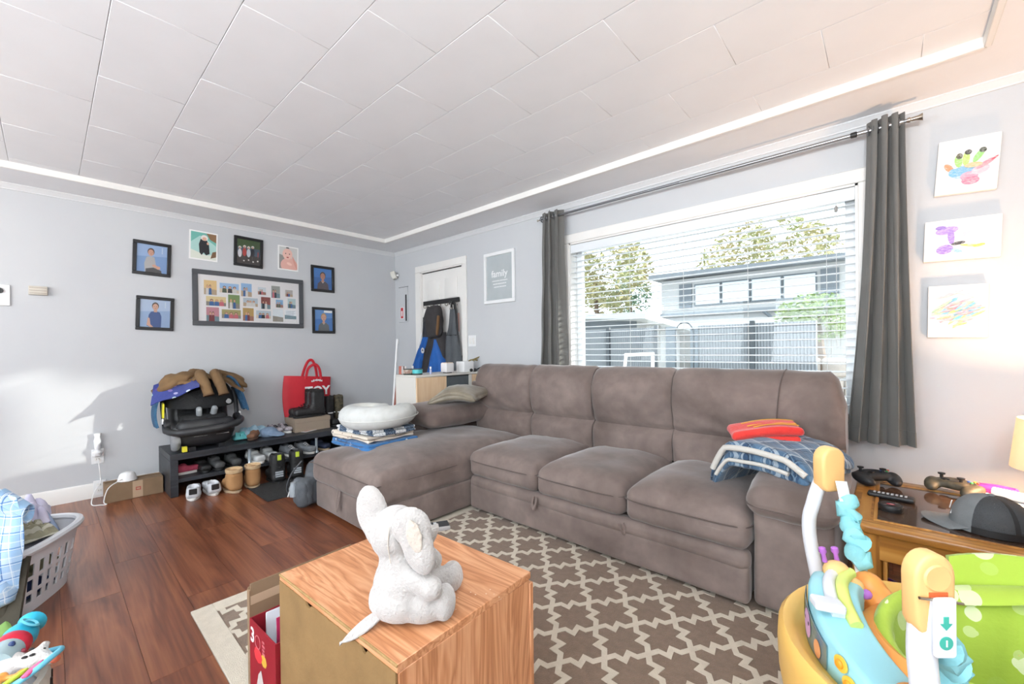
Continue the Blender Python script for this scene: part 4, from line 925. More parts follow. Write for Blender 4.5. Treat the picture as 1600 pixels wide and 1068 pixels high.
# ================================================================== shoe bench and what is on it
m_bench = wood('bench_black_brown', '#24262b', '#2f3237', '#3a3d43', 'y', 1.0, .45)
bn = thing('shoe_bench', 'long black brown open bench against the photograph wall', 'bench', (-4.40, 1.49, 0))
BY0, BY1 = -.855, .86
mk('top', bx(-.245, .245, BY0, BY1, .285, .335, .002, 1), m_bench, bn); mk('shelf', bx(-.235, .235, BY0 + .05, BY1 - .05, .105, .135, .002, 1), m_bench, bn)
for s in (BY0 + .025, BY1 - .025): mk('side_panel', bx(-.245, .245, s - .025, s + .025, 0, .285, .002, 1), m_bench, bn)
mk('back_panel', bx(-.243, -.235, BY0 + .05, BY1 - .05, .105, .285), m_bench, bn)
m_peg = mat('clear_peg', '#b9c4cc', .2, .3)
for y_ in (-.30, .28): mk('support_peg', tf(lathe([(.022, 0), (.02, .006), (.012, .02), (.012, .13), (.02, .145), (.022, .15)], 16), (.20, y_, .135)), m_peg, bn)
# --- car seat
cs_ = thing('infant_car_seat', 'black infant car seat with raised handle on the bench', 'car seat', (-4.37, .885, .335), (0, 0, 82))
# local: x = along the wall to the right in the photo is -y... keep x forward (toward room) after rotation
cs_.rotation_euler = (0, 0, 0)
m_cs = mat('car_seat_fabric', '#17181a', .9, c2='#1f2022', sc_=9, bump=.3, bs=90); m_csp = mat('car_seat_plastic', '#232427', .45, c2='#2a2b2e', sc_=12); m_css = mat('car_seat_side', '#8b8d90', .6, c2='#6f7276', sc_=14)
shell = [tf(soft(.40, .40, .20, .09, 6), (.0, 0, .12)), tf(soft(.16, .42, .36, .07, 6), (-.13, 0, .32), (0, -14, 0)), tf(soft(.12, .40, .16, .05, 5), (.15, 0, .17))]
mk('shell', blob(shell, .014, 4), m_csp, cs_)
mk('seat_pad', blob([tf(soft(.30, .32, .10, .045, 5), (.02, 0, .23)), tf(soft(.09, .33, .34, .04, 5), (-.09, 0, .38), (0, -14, 0))], .013, 4, .006, 14), m_cs, cs_)
def canopy(u, v):
    a = R(-8 + 150 * u); b = PI * v; r = .235
    return (-.10 + .24 * math.cos(a) * math.sin(b) ** .6, -r * math.cos(b), .36 + .21 * math.sin(a) * math.sin(b) ** .55 + .005 * math.sin(12 * u))
mk('canopy', sheet(canopy, 18, 24, .008), m_cs, cs_)
hp = [(-.02, -.245, .20), (-.01, -.25, .34), (.03, -.245, .45)]
for s in (-1, 1):
    mk('handle_hub', tf(lathe([(.055, -.02), (.058, -.012), (.058, .012), (.05, .02)], 20), (.04, .245 * s, .20), (90, 0, 0)), m_csp, cs_)
    mk('button', tf(soft(.03, .012, .045, .005, 3), (.045, .268 * s, .245)), m_wfr, cs_)
mk('handle', tube(smooth_path([(.04, -.245, .20), (.13, -.25, .175), (.235, -.20, .165), (.265, -.08, .17), (.27, .08, .18), (.245, .20, .20), (.14, .25, .215), (.04, .245, .21)], 7), [.026] * 15 + [.03] * 20 + [.026] * 15, 12), m_csp, cs_)
for s in (-1, 1): mk('canopy_arm', tube(smooth_path([(.03, .25 * s, .20), (-.02, .255 * s, .36), (-.06, .245 * s, .48)], 6), .018, 8, False, .5), m_csp, cs_)
mk('level_dial', tf(soft(.05, .015, .12, .006, 3), (.02, -.262, .33), (0, 10, 0)), mat('yellow_plastic', '#e6dc3f', .4), cs_)
for s in (-.05, .05): mk('harness_strap', tube(smooth_path([(-.05, s, .5), (-.02, s, .4), (.06, s * .8, .29), (.10, s * .4, .27)], 6), .017, 8, False, .25), m_csp, cs_)
for s in (-.045, .055): mk('harness_pad', tf(soft(.05, .04, .12, .018, 4), (.13, s, .29), (0, 30, 12 * (1 if s > 0 else -1))), mat('harness_grey', '#8f9497', .7), cs_)
mk('side_pod', tf(soft(.16, .05, .17, .022, 5, (0, .01, 0)), (.14, -.20, .105), (0, 0, -14)), m_css, cs_)
for s in (-.05, .10): mk('slot_trim', bx(.196, .204, s - .045, s + .045, .115, .121), mat('slot_light', '#c8cac9', .5), cs_)
tg = mk('tow_tag', bx(.20, .235, -.175, -.145, .01, .05), mat('yellow_plastic', '#e6dc3f', .4), cs_)
mk('round_badge', tf(lathe([(0, 0), (.022, 0), (.022, .004), (0, .004)], 18), (.10, .17, .37), (0, 70, 15)), mat('badge_silver', '#a9a9a9', .4), cs_)
for s in (-.1, .1): mk('foot_rail', bx(-.16, .18, s - .02, s + .02, 0, .03), m_csp, cs_)
# --- coat and blanket draped on the car seat
m_tan = mat('tan_canvas', '#7d6243', .9, c2='#6d5438', sc_=8, bump=.25, bs=60)
ct = thing('tan_child_coat', 'tan child coat with dangling sleeves draped over the car seat', 'coat', (-4.37, .885, .335))
def drape(x0, x1, y0, y1, base, amp, seed, drop):
    def fn(u, v):
        x = x0 + (x1 - x0) * u; y_ = y0 + (y1 - y0) * v; e = abs(2 * v - 1)
        z = base - drop * e ** 2.4 - .10 * max(0, u - .55) ** 1.2 + amp * noise.fractal(Vector((x * 8, y_ * 8, seed)), 1, 2, 3) + .012 * math.sin(y_ * 34 + seed)
        return (x, y_, z)
    return fn
mk('body', sheet(drape(-.19, .10, -.30, .29, .615, .035, 2, .13), 18, 34, .022), m_tan, ct, 70)
mk('collar', blob([ell(.05, .12, .04, (.05, -.18, .575), rot=(12, 0, 10)), ell(.05, .09, .035, (.08, -.235, .535), rot=(40, 0, 0)), ell(.05, .12, .035, (.0, -.08, .605))], .011, 3, .006, 20), m_tan, ct)
for k, (yy, dx) in enumerate(((-.02, .0), (.085, .0))):
    P = smooth_path([(.02, yy + .01, .61), (.10, yy, .59), (.155, yy + .015, .52), (.175, yy + .035, .44)], 7)
    q = mk('sleeve', tube(P, [.042] * 8 + [.04] * 7 + [.036] * 7, 14), m_tan, ct)
    mk('cuff', tube([P[-2], (P[-1][0] + .002, P[-1][1], P[-1][2] - .004)], [.04, .038], 14), mat('tan_cuff', '#6a5036', .9), q)
mk('lapel', blob([ell(.07, .13, .03, (-.02, .21, .585), rot=(-22, 0, 0)), ell(.06, .1, .03, (.02, .265, .53), rot=(-40, 0, 0))], .011, 3, .006, 18), m_tan, ct)
m_bp = speck('blue_space_print', '#27357f', ['#3f86c9', '#6fb3a8', '#c9d3e6', '#5c3f94', '#27357f'], 22, .34)
bk = thing('baby_blanket', 'blue printed baby blanket with knitted back over the car seat', 'blanket', (-4.37, .885, .335))
def flap(u, v): return (.02 + .16 * v + .02 * u, -.315 + .30 * u - .04 * v, .535 + .055 * u - .13 * v * (1.1 - .5 * u) + .008 * math.sin(9 * u))
mk('front_flap', sheet(flap, 14, 12, .008), m_bp, bk, 70)
m_knit = mat('teal_knit', '#2c4f72', .95, c2='#36607f', sc_=30, bump=.8, bs=70)
def side_r(u, v): return (-.08 + .16 * u + .03 * v, .16 + .15 * v ** .7 + .01 * math.sin(8 * u), .58 - .30 * v ** 1.4 + .01 * math.sin(7 * u + 3 * v))
mk('right_side', sheet(side_r, 12, 16, .014), m_knit, bk, 70)
def side_l(u, v): return (-.06 + .13 * u, -.27 - .045 * math.sin(v * 2.4), .50 - .30 * v)
mk('left_side', sheet(side_l, 10, 14, .018), m_knit, bk, 70)
def blob_thing(name, label, cat, shapes, m, loc, rot=(0, 0, 0), vox=.009, it=3, nz=0, ns=20, group=None):
    t = thing(name, label, cat, loc, rot, group); mk('body', blob(shapes, vox, it, nz, ns), m, t); return t
# --- cloth pile and slipper
m_aqua = mat('aqua_cloth', '#8fb6c9', .9, c2='#a8c4d2', sc_=12, bump=.3, bs=60)
def crumple(sx_, sy_, h, seed, n=22, vox=None): 
    def fn(u, v):
        a, b = 2 * u - 1, 2 * v - 1; e = max(0, 1 - max(abs(a), abs(b)) ** 3); x, y_ = a * sx_ / 2, b * sy_ / 2
        w_ = noise.noise(Vector((a * 1.3, b * 1.3, seed))) * .35
        rdg = abs(noise.noise(Vector((a * 2.6 + seed, b * 2.6, seed * 1.3)))) * 1.0
        return (x * (1 + w_ * .4), y_ * (1 - w_ * .3), .008 + h * e * (.45 + rdg))
    return sheet(fn, n, n, .012)
o = mk('pale_blue_cloth', crumple(.17, .27, .10, 4), m_aqua); place(tag(o, 'crumpled pale blue cloth on the bench right of the car seat', 'cloth'), (-4.42, 1.29, .340), (0, 0, 8))
o = mk('turquoise_cloth', crumple(.09, .10, .07, 7, 14), mat('turquoise_cloth', '#5fc0c4', .9, c2='#79cfd0', sc_=20)); place(tag(o, 'small turquoise cloth scrap beside the car seat', 'cloth'), (-4.36, 1.16, .340))
o = mk('denim_cap', blob([ell(.075, .085, .055, (0, 0, .03)), ell(.09, .075, .012, (.07, .02, .02), rot=(0, 8, 0))], .008, 3), mat('pale_denim', '#8098b5', .9, c2='#93a9c2', sc_=30, bump=.3, bs=150)); place(tag(o, 'small pale denim cap on the bench', 'cap'), (-4.36, 1.395, .337), (0, 0, 20))
def shoe(name, label, loc, rz, ln, wd, ht, m_up, m_sole, group=None, high=0.0, open_=True, sole_h=.02, laces=None, heel=None, rx=0):
    t = thing(name, label, 'shoe' if not high else 'boot', loc, (rx, 0, rz), group)
    n = 22; out = []
    for i in range(n):
        a = 2 * PI * i / n; x = math.cos(a) * ln / 2; wv = wd / 2 * (1 + .12 * math.cos(a)) * (1 - .12 * math.exp(-((math.cos(a) + .1) / .25) ** 2)); out.append((x, math.sin(a) * wv))
    mk('sole', bev(prism([(p[0] * 1.02, p[1] * 1.04) for p in out], 0, sole_h), .004, 2), m_sole, t)
    L = [tf(soft(ln * .98, wd * .92, ht * .62, ht * .25, 5), (0, 0, sole_h + ht * .27)), tf(soft(ln * .5, wd * .86, ht * .95, ht * .3, 5), (-ln * .22, 0, sole_h + ht * .45))]
    if high: L.append(tf(soft(ln * .44, wd * .95, high, ln * .12, 5), (-ln * .24, 0, sole_h + high / 2)))
    up = blob(L, min(.008, wd / 9), 3)
    if open_:
        zt = sole_h + (high if high else ht * .93)
        V = []
        for p in up[0]:
            x, y_, z = p; q = ((x + ln * .24) / (ln * .19)) ** 2 + (y_ / (wd * .36)) ** 2
            if z > zt - .03 and q < 1: z -= (1 - q) ** .5 * (high * .5 if high else ht * .55)
            V.append((x, y_, z))
        up = (V, up[1])
    b = mk('upper', up, m_up, t)
    if laces: 
        for k in range(3): mk('lace', tube([(ln * (.02 + .08 * k), -wd * .2, sole_h + ht * (.78 - .1 * k)), (ln * (.03 + .08 * k), 0, sole_h + ht * (.86 - .1 * k)), (ln * (.02 + .08 * k), wd * .2, sole_h + ht * (.78 - .1 * k))], .0035, 6), laces, t)
    if heel: mk('heel_tab', tf(soft(.012, wd * .5, ht * .5, .005, 3), (-ln * .49, 0, sole_h + (high * .8 if high else ht * .6))), heel, t)
    return t
m_ws = mat('white_sole', '#e2e1dd', .6); m_bs = mat('black_sole', '#191919', .7); m_gr = mat('grey_knit', '#8b8f94', .9, c2='#7b7f84', sc_=40, bump=.3, bs=200)
shoe('slipper', 'brown leather slipper on top of the pale blue cloth', (-4.28, 1.245, .342), -35, .15, .075, .06, mat('tan_leather', '#8a6248', .7, c2='#7c563e', sc_=20), mat('slipper_sole', '#5c4436', .8))
gsd = 'striped sandals on the bench'
m_sand = mat('sandal_pattern', '#cfc9cf', .7, c2='#57525a', sc_=28)
shoe('striped_sandal', 'white and black patterned sandal on the bench, left one of the pair', (-4.44, 1.475, .336), 12, .2, .075, .07, m_sand, m_ws, gsd, laces=m_dark)
shoe('striped_sandal', 'white and black patterned sandal on the bench, right one nearest the box', (-4.43, 1.565, .336), 8, .2, .075, .07, m_sand, m_ws, gsd, laces=m_dark)
cd_ = thing('flyer_card', 'small glossy flyer card lying on the bench', 'card', (-4.32, 1.735, .336), (0, 0, 24)); mk('card', bx(-.05, .05, -.07, .07, 0, .002), m_wfr, cd_); art('printing', [(rect(-.03, -.05, .03, .045), '#b0646a'), (rect(-.035, -.055, -.01, .0), '#d9c6b4')], cd_, .0024)
# shoe box, boots, tote bag
m_card = mat('kraft_card', '#a3937f', .85, c2='#99897a', sc_=6); m_brn = mat('brown_card', '#8b735a', .9, c2='#806950', sc_=6, bump=.05, bs=90)
sb = thing('shoe_box', 'plain tan shoe box under the large black boots', 'box', (-4.435, 1.805, .335)); mk('body', bx(-.13, .13, -.19, .15, 0, .125, .002, 1), m_card, sb); mk('lid', bx(-.134, .134, -.194, .154, .088, .13, .002, 1), m_card, sb)
m_bl = mat('black_boot_leather', '#1f1f20', .55, c2='#2a2a2b', sc_=25, bump=.4, bs=40)
gb = 'large black boots on the shoe box'
for k, (dx, lbl) in enumerate(((-.055, 'rear large black lace up boot on the tan shoe box'), (.06, 'front large black lace up boot on the tan shoe box'))):
    t = shoe('winter_boot', lbl, (-4.435 + dx, 1.78, .466), -90, .31, .105, .12, m_bl, m_bs, gb, .245, laces=m_dark)
    mk('cuff_fur', tf(lathe([(.062, 0), (.07, .012), (.068, .03), (.055, .035)], 18), (-.075, 0, .235), (0, 0, 0), (1, .78, 1)), mat('boot_fur', '#2c2a29', .95, bump=.9, bs=120), t)
gb2 = 'pair of tall black snow boots'
m_camo = mat('camo_shaft', '#23241f', .7, c2='#6b614a', sc_=26)
for k, (dy, mm, lbl) in enumerate(((0, m_bl, 'plain black tall snow boot beside the shoe box'), (.105, m_camo, 'camouflage shafted tall snow boot beside the shoe box'))):
    t = shoe('snow_boot', lbl, (-4.44, 2.03 + dy, .336), 0, .25, .095, .1, mm, m_bs, gb2, .30); mk('welt_stripe', tf(lathe([(.052, 0), (.053, .01), (.052, .012)], 18, False), (-.06, 0, .125), s=(1.2, .95, 1)), m_wfr, t)
bg_ = thing('red_tote_bag', 'bright red shopping tote standing behind the black boots', 'bag', (-4.56, 1.86, .336))
m_tote = mat('red_tote', '#c81e2e', .6, c2='#bb1a29', sc_=5, bump=.15, bs=20)
def tote(sgn):
    def fn(u, v):
        y_ = (-.235 + .47 * u) * (1 - .10 * (1 - v)) - .012 - .03 * (1 - u) * math.sin(PI * v); z = .545 * v + .03 * u * v * 0 - .035 * u * v
        return (sgn * (.055 * math.sin(PI * u) ** .5 * (1 - .35 * v) + .006) + .006 * math.sin(7 * u + 5 * v), y_, z)
    return fn
mk('front', sheet(tote(1), 20, 16, .003), m_tote, bg_, 70); mk('back', sheet(tote(-1), 20, 16, .003), m_tote, bg_, 70)
for sg in (1, -1):
    P = smooth_path([(sg * .05, -.06, .50), (sg * .045, -.035, .60), (sg * .04, .005, .685 if sg < 0 else .64), (sg * .04, .05, .69 if sg < 0 else .65), (sg * .045, .085, .60), (sg * .05, .10, .49)], 6)
    mk('handle', tube(P, .014, 8, False, .2, (1, 0, 0)), m_tote, bg_)
mk('lettering', tf(text('TOY', .125, .001, bold=.004), (.0665, .055, .372), (90, 0, 90)), m_wfr, bg_)
g = G()
for k in range(7): g.add(tf(box(.013, .016 + .006 * (k % 2), .001), (.064, .0 + k * .0165, .487 - .0011 * (k - 3) ** 2), (90, 0, 90)))
g.obj('small_print', m_wfr, bg_)
bc = thing('plastic_jar', 'small jar with a bright blue cap at the end of the bench', 'jar', (-4.40, 2.21, .336)); mk('jar', lathe([(.05, 0), (.052, .06), (.052, .11), (.045, .13)], 20), m_dark, bc); mk('cap', tf(lathe([(.042, 0), (.044, .005), (.044, .04), (.04, .045), (0, .045)], 20), (0, 0, .13)), mat('blue_cap', '#2456b8', .4), bc)
# shoes on the lower shelf
gsh = 'shoes on the bench shelf'; zz = .136
shoe('pink_shoe', 'pink shoe on the shelf at the left end of the bench', (-4.31, .76, zz), 95, .19, .075, .07, mat('pink_shoe', '#c25068', .8, c2='#a83c54', sc_=20), m_ws, gsh)
shoe('black_flat_shoe', 'black flat shoe on the bench shelf near the pink shoe', (-4.31, .87, zz), 4, .24, .085, .07, m_bl, m_bs, gsh)
shoe('grey_loafer', 'dark grey mottled shoe on the bench shelf, left one of its pair', (-4.30, .965, zz), 4, .24, .085, .085, mat('grey_suede', '#5d5f60', .9, c2='#49494a', sc_=18), m_bs, gsh)
shoe('grey_loafer', 'dark grey mottled shoe on the bench shelf, right one by the peg', (-4.31, 1.09, zz), 4, .24, .085, .085, mat('grey_suede', '#5d5f60', .9, c2='#49494a', sc_=18), m_bs, gsh)
gcl = 'white clogs on the bench shelf'; m_clog = mat('white_clog', '#d3d5d4', .5)
shoe('white_clog', 'white slip on clog on the bench shelf, left one', (-4.27, 1.255, zz), 8, .25, .095, .09, m_clog, m_ws, gcl)
shoe('white_clog', 'white slip on clog on the bench shelf, right one', (-4.30, 1.375, zz), 4, .25, .095, .09, m_clog, m_ws, gcl)
shoe('grey_sneaker', 'grey knit sneaker on the bench shelf behind the winter boots', (-4.27, 1.55, zz), 10, .27, .095, .09, m_gr, m_ws, 'grey sneakers on the shelf', laces=m_wfr)
shoe('grey_sneaker', 'grey knit sneaker on the bench shelf at the far right', (-4.28, 1.69, zz), 14, .27, .095, .09, m_gr, m_ws, 'grey sneakers on the shelf', laces=m_wfr)
shoe('navy_shoe', 'navy shoe on the bench shelf beyond the grey sneakers', (-4.30, 1.85, zz), 14, .25, .09, .08, mat('navy_shoe', '#232c44', .8), mat('tan_sole', '#b59f82', .7), gsh)
# floor shoes and mat
gws = 'white sneakers on the floor'; m_wsn = mat('white_sneaker', '#d3d6da', .6, c2='#c3c8ce', sc_=14)
shoe('white_sneaker', 'white sneaker with heel to the viewer, left one below the bench', (-4.08, .765, 0), 168, .28, .1, .085, m_wsn, m_ws, gws, heel=m_dark, laces=m_wfr)
shoe('white_sneaker', 'white sneaker with heel to the viewer, right one below the bench', (-4.09, .885, 0), 178, .28, .1, .085, m_wsn, m_ws, gws, heel=m_dark, laces=m_wfr)
dm = mk('door_mat', bev(bx(-3.98, -3.48, 1.10, 1.86, 0, .008), .003, 1), mat('mat_black', '#29292a', .95, c2='#343434', sc_=60, bump=.7, bs=200)); tag(dm, 'black ribbed doormat on the floor before the bench', 'doormat')
gug = 'tan sheepskin boots'; m_ug = mat('sheepskin_boot', '#b4895c', .85, c2='#a87c50', sc_=9, bump=.2, bs=60)
def ugg(lbl, loc, rz):
    t = thing('sheepskin_boot', lbl, 'boot', loc, (0, 0, rz), gug)
    mk('sole', bev(prism([(p[0] * .12, p[1] * .056) for p in [(math.cos(a), math.sin(a)) for a in [2 * PI * i / 20 for i in range(20)]]], 0, .018), .004, 1), mat('tan_sole', '#b59f82', .7), t)
    mk('upper', blob([tf(soft(.22, .1, .09, .04, 4), (.0, 0, .055)), tf(soft(.125, .11, .16, .045, 4), (-.045, 0, .095))], .008, 3), m_ug, t)
    mk('fleece_cuff', tf(lathe([(.045, -.05), (.05, -.02), (.056, .0), (.062, .008), (.064, -.006), (.06, -.022)], 20, False), (-.045, 0, .18), s=(1.08, .95, 1)), mat('fleece', '#d2b48c', .95, bump=.8, bs=120), t)
ugg('tan sheepskin ankle boot on the floor, left one by the mat', (-4.0, 1.005, 0), 185); ugg('tan sheepskin ankle boot on the floor, right one by the mat', (-4.02, 1.155, 0), 172)
gwb = 'black winter boots on the mat'
for k, (yy, rz) in enumerate(((1.335, 175), (1.50, 168))):
    t = shoe('black_winter_boot', ['black winter boot with lime tab on the mat, left one', 'black winter boot with lime tab on the mat, right one'][k], (-4.02 - .05 * 0, yy, .0 if k else .0), rz, .29, .115, .12, m_bl, m_bs, gwb, .235, laces=m_dark)
    mk('pull_tab', tf(soft(.012, .03, .045, .004, 2), (-.145, .0, .225)), mat('lime_tab', '#b6c93a', .6), t)
    for q in range(3): mk('reflective_band', tf(bx(-.003, .003, -.03, .03, -.006, .006), (-.139, .0, .065 + q * .018), (0, -6, 0)), mat('reflective_grey', '#b9bec4', .3), t)
    mk('ankle_strap', tf(lathe([(.064, 0), (.066, .012), (.064, .02)], 18, False), (-.07, 0, .13), s=(1.05, .93, 1)), m_bs, t)
rb_ = mk('red_ball', ell(.035, .035, .035, (0, 0, .035), 16, 12), mat('red_rubber', '#c43028', .5)); place(tag(rb_, 'small red ball on the floor beside the bench end', 'ball'), (-4.50, .595, 0))
# backpack behind the chaise
bp = thing('grey_backpack', 'worn grey backpack slumped on the floor behind the chaise', 'backpack', (-3.20, 1.40, 0), (0, 0, 20))
m_bp2 = mat('backpack_grey', '#62666b', .85, c2='#4d5156', sc_=12, bump=.35, bs=40)
mk('body', blob([tf(soft(.17, .26, .31, .06, 5), (0, 0, .165), (0, 8, 0)), tf(soft(.1, .24, .2, .04, 5), (.02, -.13, .12))], .013, 3, .008, 12), m_bp2, bp)
mk('pocket', blob([tf(soft(.15, .08, .19, .03, 4), (0, -.185, .125))], .01, 2, .006, 14), m_bp2, bp)
mk('strap', tube(smooth_path([(-.05, -.15, .33), (-.1, -.2, .24), (-.12, -.22, .13), (-.06, -.2, .07)], 6), .02, 8, False, .3), mat('strap_dark', '#4b4e52', .9), bp)
mk('zip_pull', tube([(-.06, -.24, .16), (-.065, -.26, .10)], .004, 6), m_wfr, bp)
mk('bottle', tf(lathe([(.025, 0), (.028, .06), (.02, .08), (.018, .1), (0, .1)], 14), (-.04, -.235, .1)), mat('bottle_grey', '#9aa2a8', .3), bp)
# long cardboard box with dome router
lb_ = thing('long_cardboard_box', 'long brown cardboard box lying along the baseboard', 'box', (-4.46, .47, 0), (0, 0, 0))
mk('body', bx(-.085, .075, -.185, .155, 0, .135, .002, 1), m_brn, lb_); mk('flap', tf(bx(-.1, .0, -.18, .15, 0, .003), (-.02, 0, .138), (0, -8, 0)), m_brn, lb_)
mk('tape', bx(.0755, .0762, -.03, .03, .004, .133), mat('packing_tape', '#b39a80', .3), lb_); mk('printed_mark', bx(.0764, .0768, -.012, .018, .06, .085), mat('print_red', '#a8423a', .7), lb_)
mk('printed_mark', bx(.0769, .0772, -.007, .013, .067, .078), mat('packing_tape', '#b39a80', .3), lb_)
rt = thing('dome_router', 'white dome shaped device on the cardboard box', 'router', (-4.44, .415, .139)); mk('dome', lathe([(.0, 0), (.05, 0), (.058, .006), (.056, .02), (.046, .05), (.035, .06), (0, .064)], 28), m_wfr, rt); mk('base_ring', lathe([(.052, -.002), (.06, .0), (.06, .006), (.052, .008)], 28, False), m_white, rt)
wc = mk('white_power_cable', tube(smooth_path([(-4.64, .265, .30), (-4.60, .27, .24), (-4.61, .275, .16), (-4.58, .27, .12), (-4.52, .235, .07), (-4.42, .215, .008), (-4.36, .26, .006), (-4.34, .29, .008), (-4.345, .275, .03), (-4.35, .30, .12), (-4.38, .36, .155), (-4.40, .385, .16)], 7), .0035, 6), m_wfr); tag(wc, 'thin white cable running from the outlet to the dome device', 'cable')
# broom and clutter by the far corner
br = thing('broom', 'broom with white handle leaning in the far corner', 'broom', (-3.86, 2.50, 0))
mk('handle', tube([(.0, -.12, .05), (-.13, .06, 1.22)], .013, 10), m_wfr, br); mk('handle_tip', tf(cyl(.016, .05, 10, .003), (-.131, .062, 1.2), (-8, -6, 0)), m_wfr, br); mk('brush', tf(soft(.24, .06, .11, .02, 3), (0, -.13, .06)), mat('brush_blue', '#3d5f94', .8), br)
sp_ = thing('wooden_pole', 'reddish wooden pole leaning beside the broom', 'pole', (-3.80, 2.40, 0)); mk('pole', tube([(.05, -.1, .0), (-.04, .06, .8)], .014, 10), mat('red_wood', '#9a5a4c', .6), sp_); mk('pole_tip', ell(.016, .016, .02, (-.04, .06, .8)), m_dark, sp_)
o = mk('grey_bag', crumple(.3, .34, .22, 12), mat('bag_grey', '#9aa0a4', .8)); place(tag(o, 'crumpled grey bag on the floor by the white cabinet', 'bag'), (-3.78, 2.05, .0))
o = mk('black_bag', crumple(.3, .3, .2, 15), mat('bag_black', '#232426', .8)); place(tag(o, 'crumpled black bag on the floor near the bench end', 'bag'), (-4.12, 2.52, .0))
# white and maple cabinet behind the chaise arm
m_maple = wood('maple', '#d6b38c', '#dfbf9a', '#e6caa8', 'z', .8, .45); m_cabw = mat('cabinet_white', '#dcd9d2', .5)
wcb = thing('white_maple_cabinet', 'white and maple hall cabinet behind the chaise arm', 'cabinet', (-3.25, 2.60, 0))
mk('carcass', bx(-.165, .145, -.43, .35, 0, .885, .002, 1), m_cabw, wcb); mk('maple_panel', bx(.145, .158, -.425, -.09, .02, .88, .002, 1), m_maple, wcb)
mk('top', bx(-.168, .162, -.433, .352, .885, .903, .002, 1), m_cabw, wcb); mk('grey_panel', bx(.145, .152, -.085, .19, .1, .872), mat('slate_board', '#5c6366', .7, c2='#555b5e', sc_=20), wcb)
mk('stile', bx(.145, .16, .19, .225, .02, .88), m_cabw, wcb); mk('maple_panel', bx(.145, .158, .23, .345, .02, .88), m_maple, wcb); mk('panel_gap', bx(.1445, .156, -.088, .19, .872, .88), m_dark, wcb)
CZ = .904
cn = thing('white_candle', 'square white candle in a clear holder on the hall cabinet', 'candle', (-3.16, 2.575, CZ)); mk('holder', bev(prism([(-.045, -.045), (.045, -.045), (.045, .045), (-.045, .045)], .008, .095), .006, 2), mat('candle_glass', '#e4e2e2', .25), cn); mk('wax_rim', bx(-.038, .038, -.038, .038, .095, .1), mat('wax_warm', '#e8cdb6', .5), cn); mk('base', bx(-.03, .03, -.03, .03, 0, .008), m_dark, cn); mk('wick', cyl(.002, .012, 6), m_dark, cn); cn.children[-1].location = (0, 0, .1)
pt = thing('white_planter', 'white square planter with dried stems on the hall cabinet', 'planter', (-3.16, 2.80, CZ)); mk('pot', bev(prism([(-.06, -.065), (.06, -.065), (.06, .065), (-.06, .065)], 0, .105), .006, 2), m_wfr, pt)
rnd = random.Random(2)
for k in range(7): a = rnd.uniform(.1, 1.2); mk('dried_stem', tube(smooth_path([(0.02, .02, .1), (.03, .05 + .02 * a, .12), (.04, .08 + .07 * a, .10 + .05 * rnd.random())], 4), .004, 6), mat('dried_stem', '#8a7a4c', .9), pt)
o = mk('sunglasses', blob([ell(.035, .03, .02, (0, 0, .018)), ell(.03, .03, .018, (.0, .06, .016)), tube([(0, .09, .02), (.03, .15, .05)], .008, 6)], .006, 2), m_dark); place(tag(o, 'dark sunglasses on the hall cabinet beside the planter', 'sunglasses'), (-3.12, 2.83, CZ))
tn = thing('round_tin', 'short round tin with teal label on the hall cabinet', 'tin', (-3.20, 2.26, CZ)); mk('can', lathe([(.045, 0), (.046, .004), (.046, .05), (.044, .054), (0, .054)], 24), mat('tin_dark', '#2f3a36', .4), tn); mk('label', lathe([(.0465, .012), (.0465, .046)], 24, False), mat('teal_label', '#4fb9bd', .5), tn)
tn2 = thing('round_tin', 'short round tin with brown and white label on the hall cabinet', 'tin', (-3.26, 2.205, CZ)); mk('can', lathe([(.045, 0), (.046, .004), (.046, .05), (.044, .054), (0, .054)], 24), mat('tin_dark', '#2f3a36', .4), tn2); mk('label', lathe([(.0465, .012), (.0465, .046)], 24, False), mat('cream_label', '#d6cfc0', .5, c2='#7a4a38', sc_=22), tn2)
bo = thing('small_bottle', 'tiny clear spray bottle standing on the hall cabinet', 'bottle', (-3.15, 2.37, CZ)); mk('vial', lathe([(.011, 0), (.011, .04), (.007, .046), (.007, .05)], 14), mat('lilac_glass', '#a9aecb', .2), bo); mk('cap', tf(lathe([(.0085, 0), (.0085, .018), (0, .019)], 14), (0, 0, .05)), m_wfr, bo)
for k, (dx, c, l) in enumerate(((0, '#b36a5a', 'upright red book at the back of the hall cabinet'), (.03, '#8f8a84', 'upright grey book at the back of the hall cabinet'))):
    o = thing('book', l, 'book', (-3.385 + dx * .2, 2.21 + dx, CZ)); mk('cover', bx(-.02, .02, -.012, .012, 0, .075, .001, 1), mat('book%d' % k, c, .7), o); mk('pages', bx(-.018, .021, -.009, .009, .003, .073), m_mat, o)
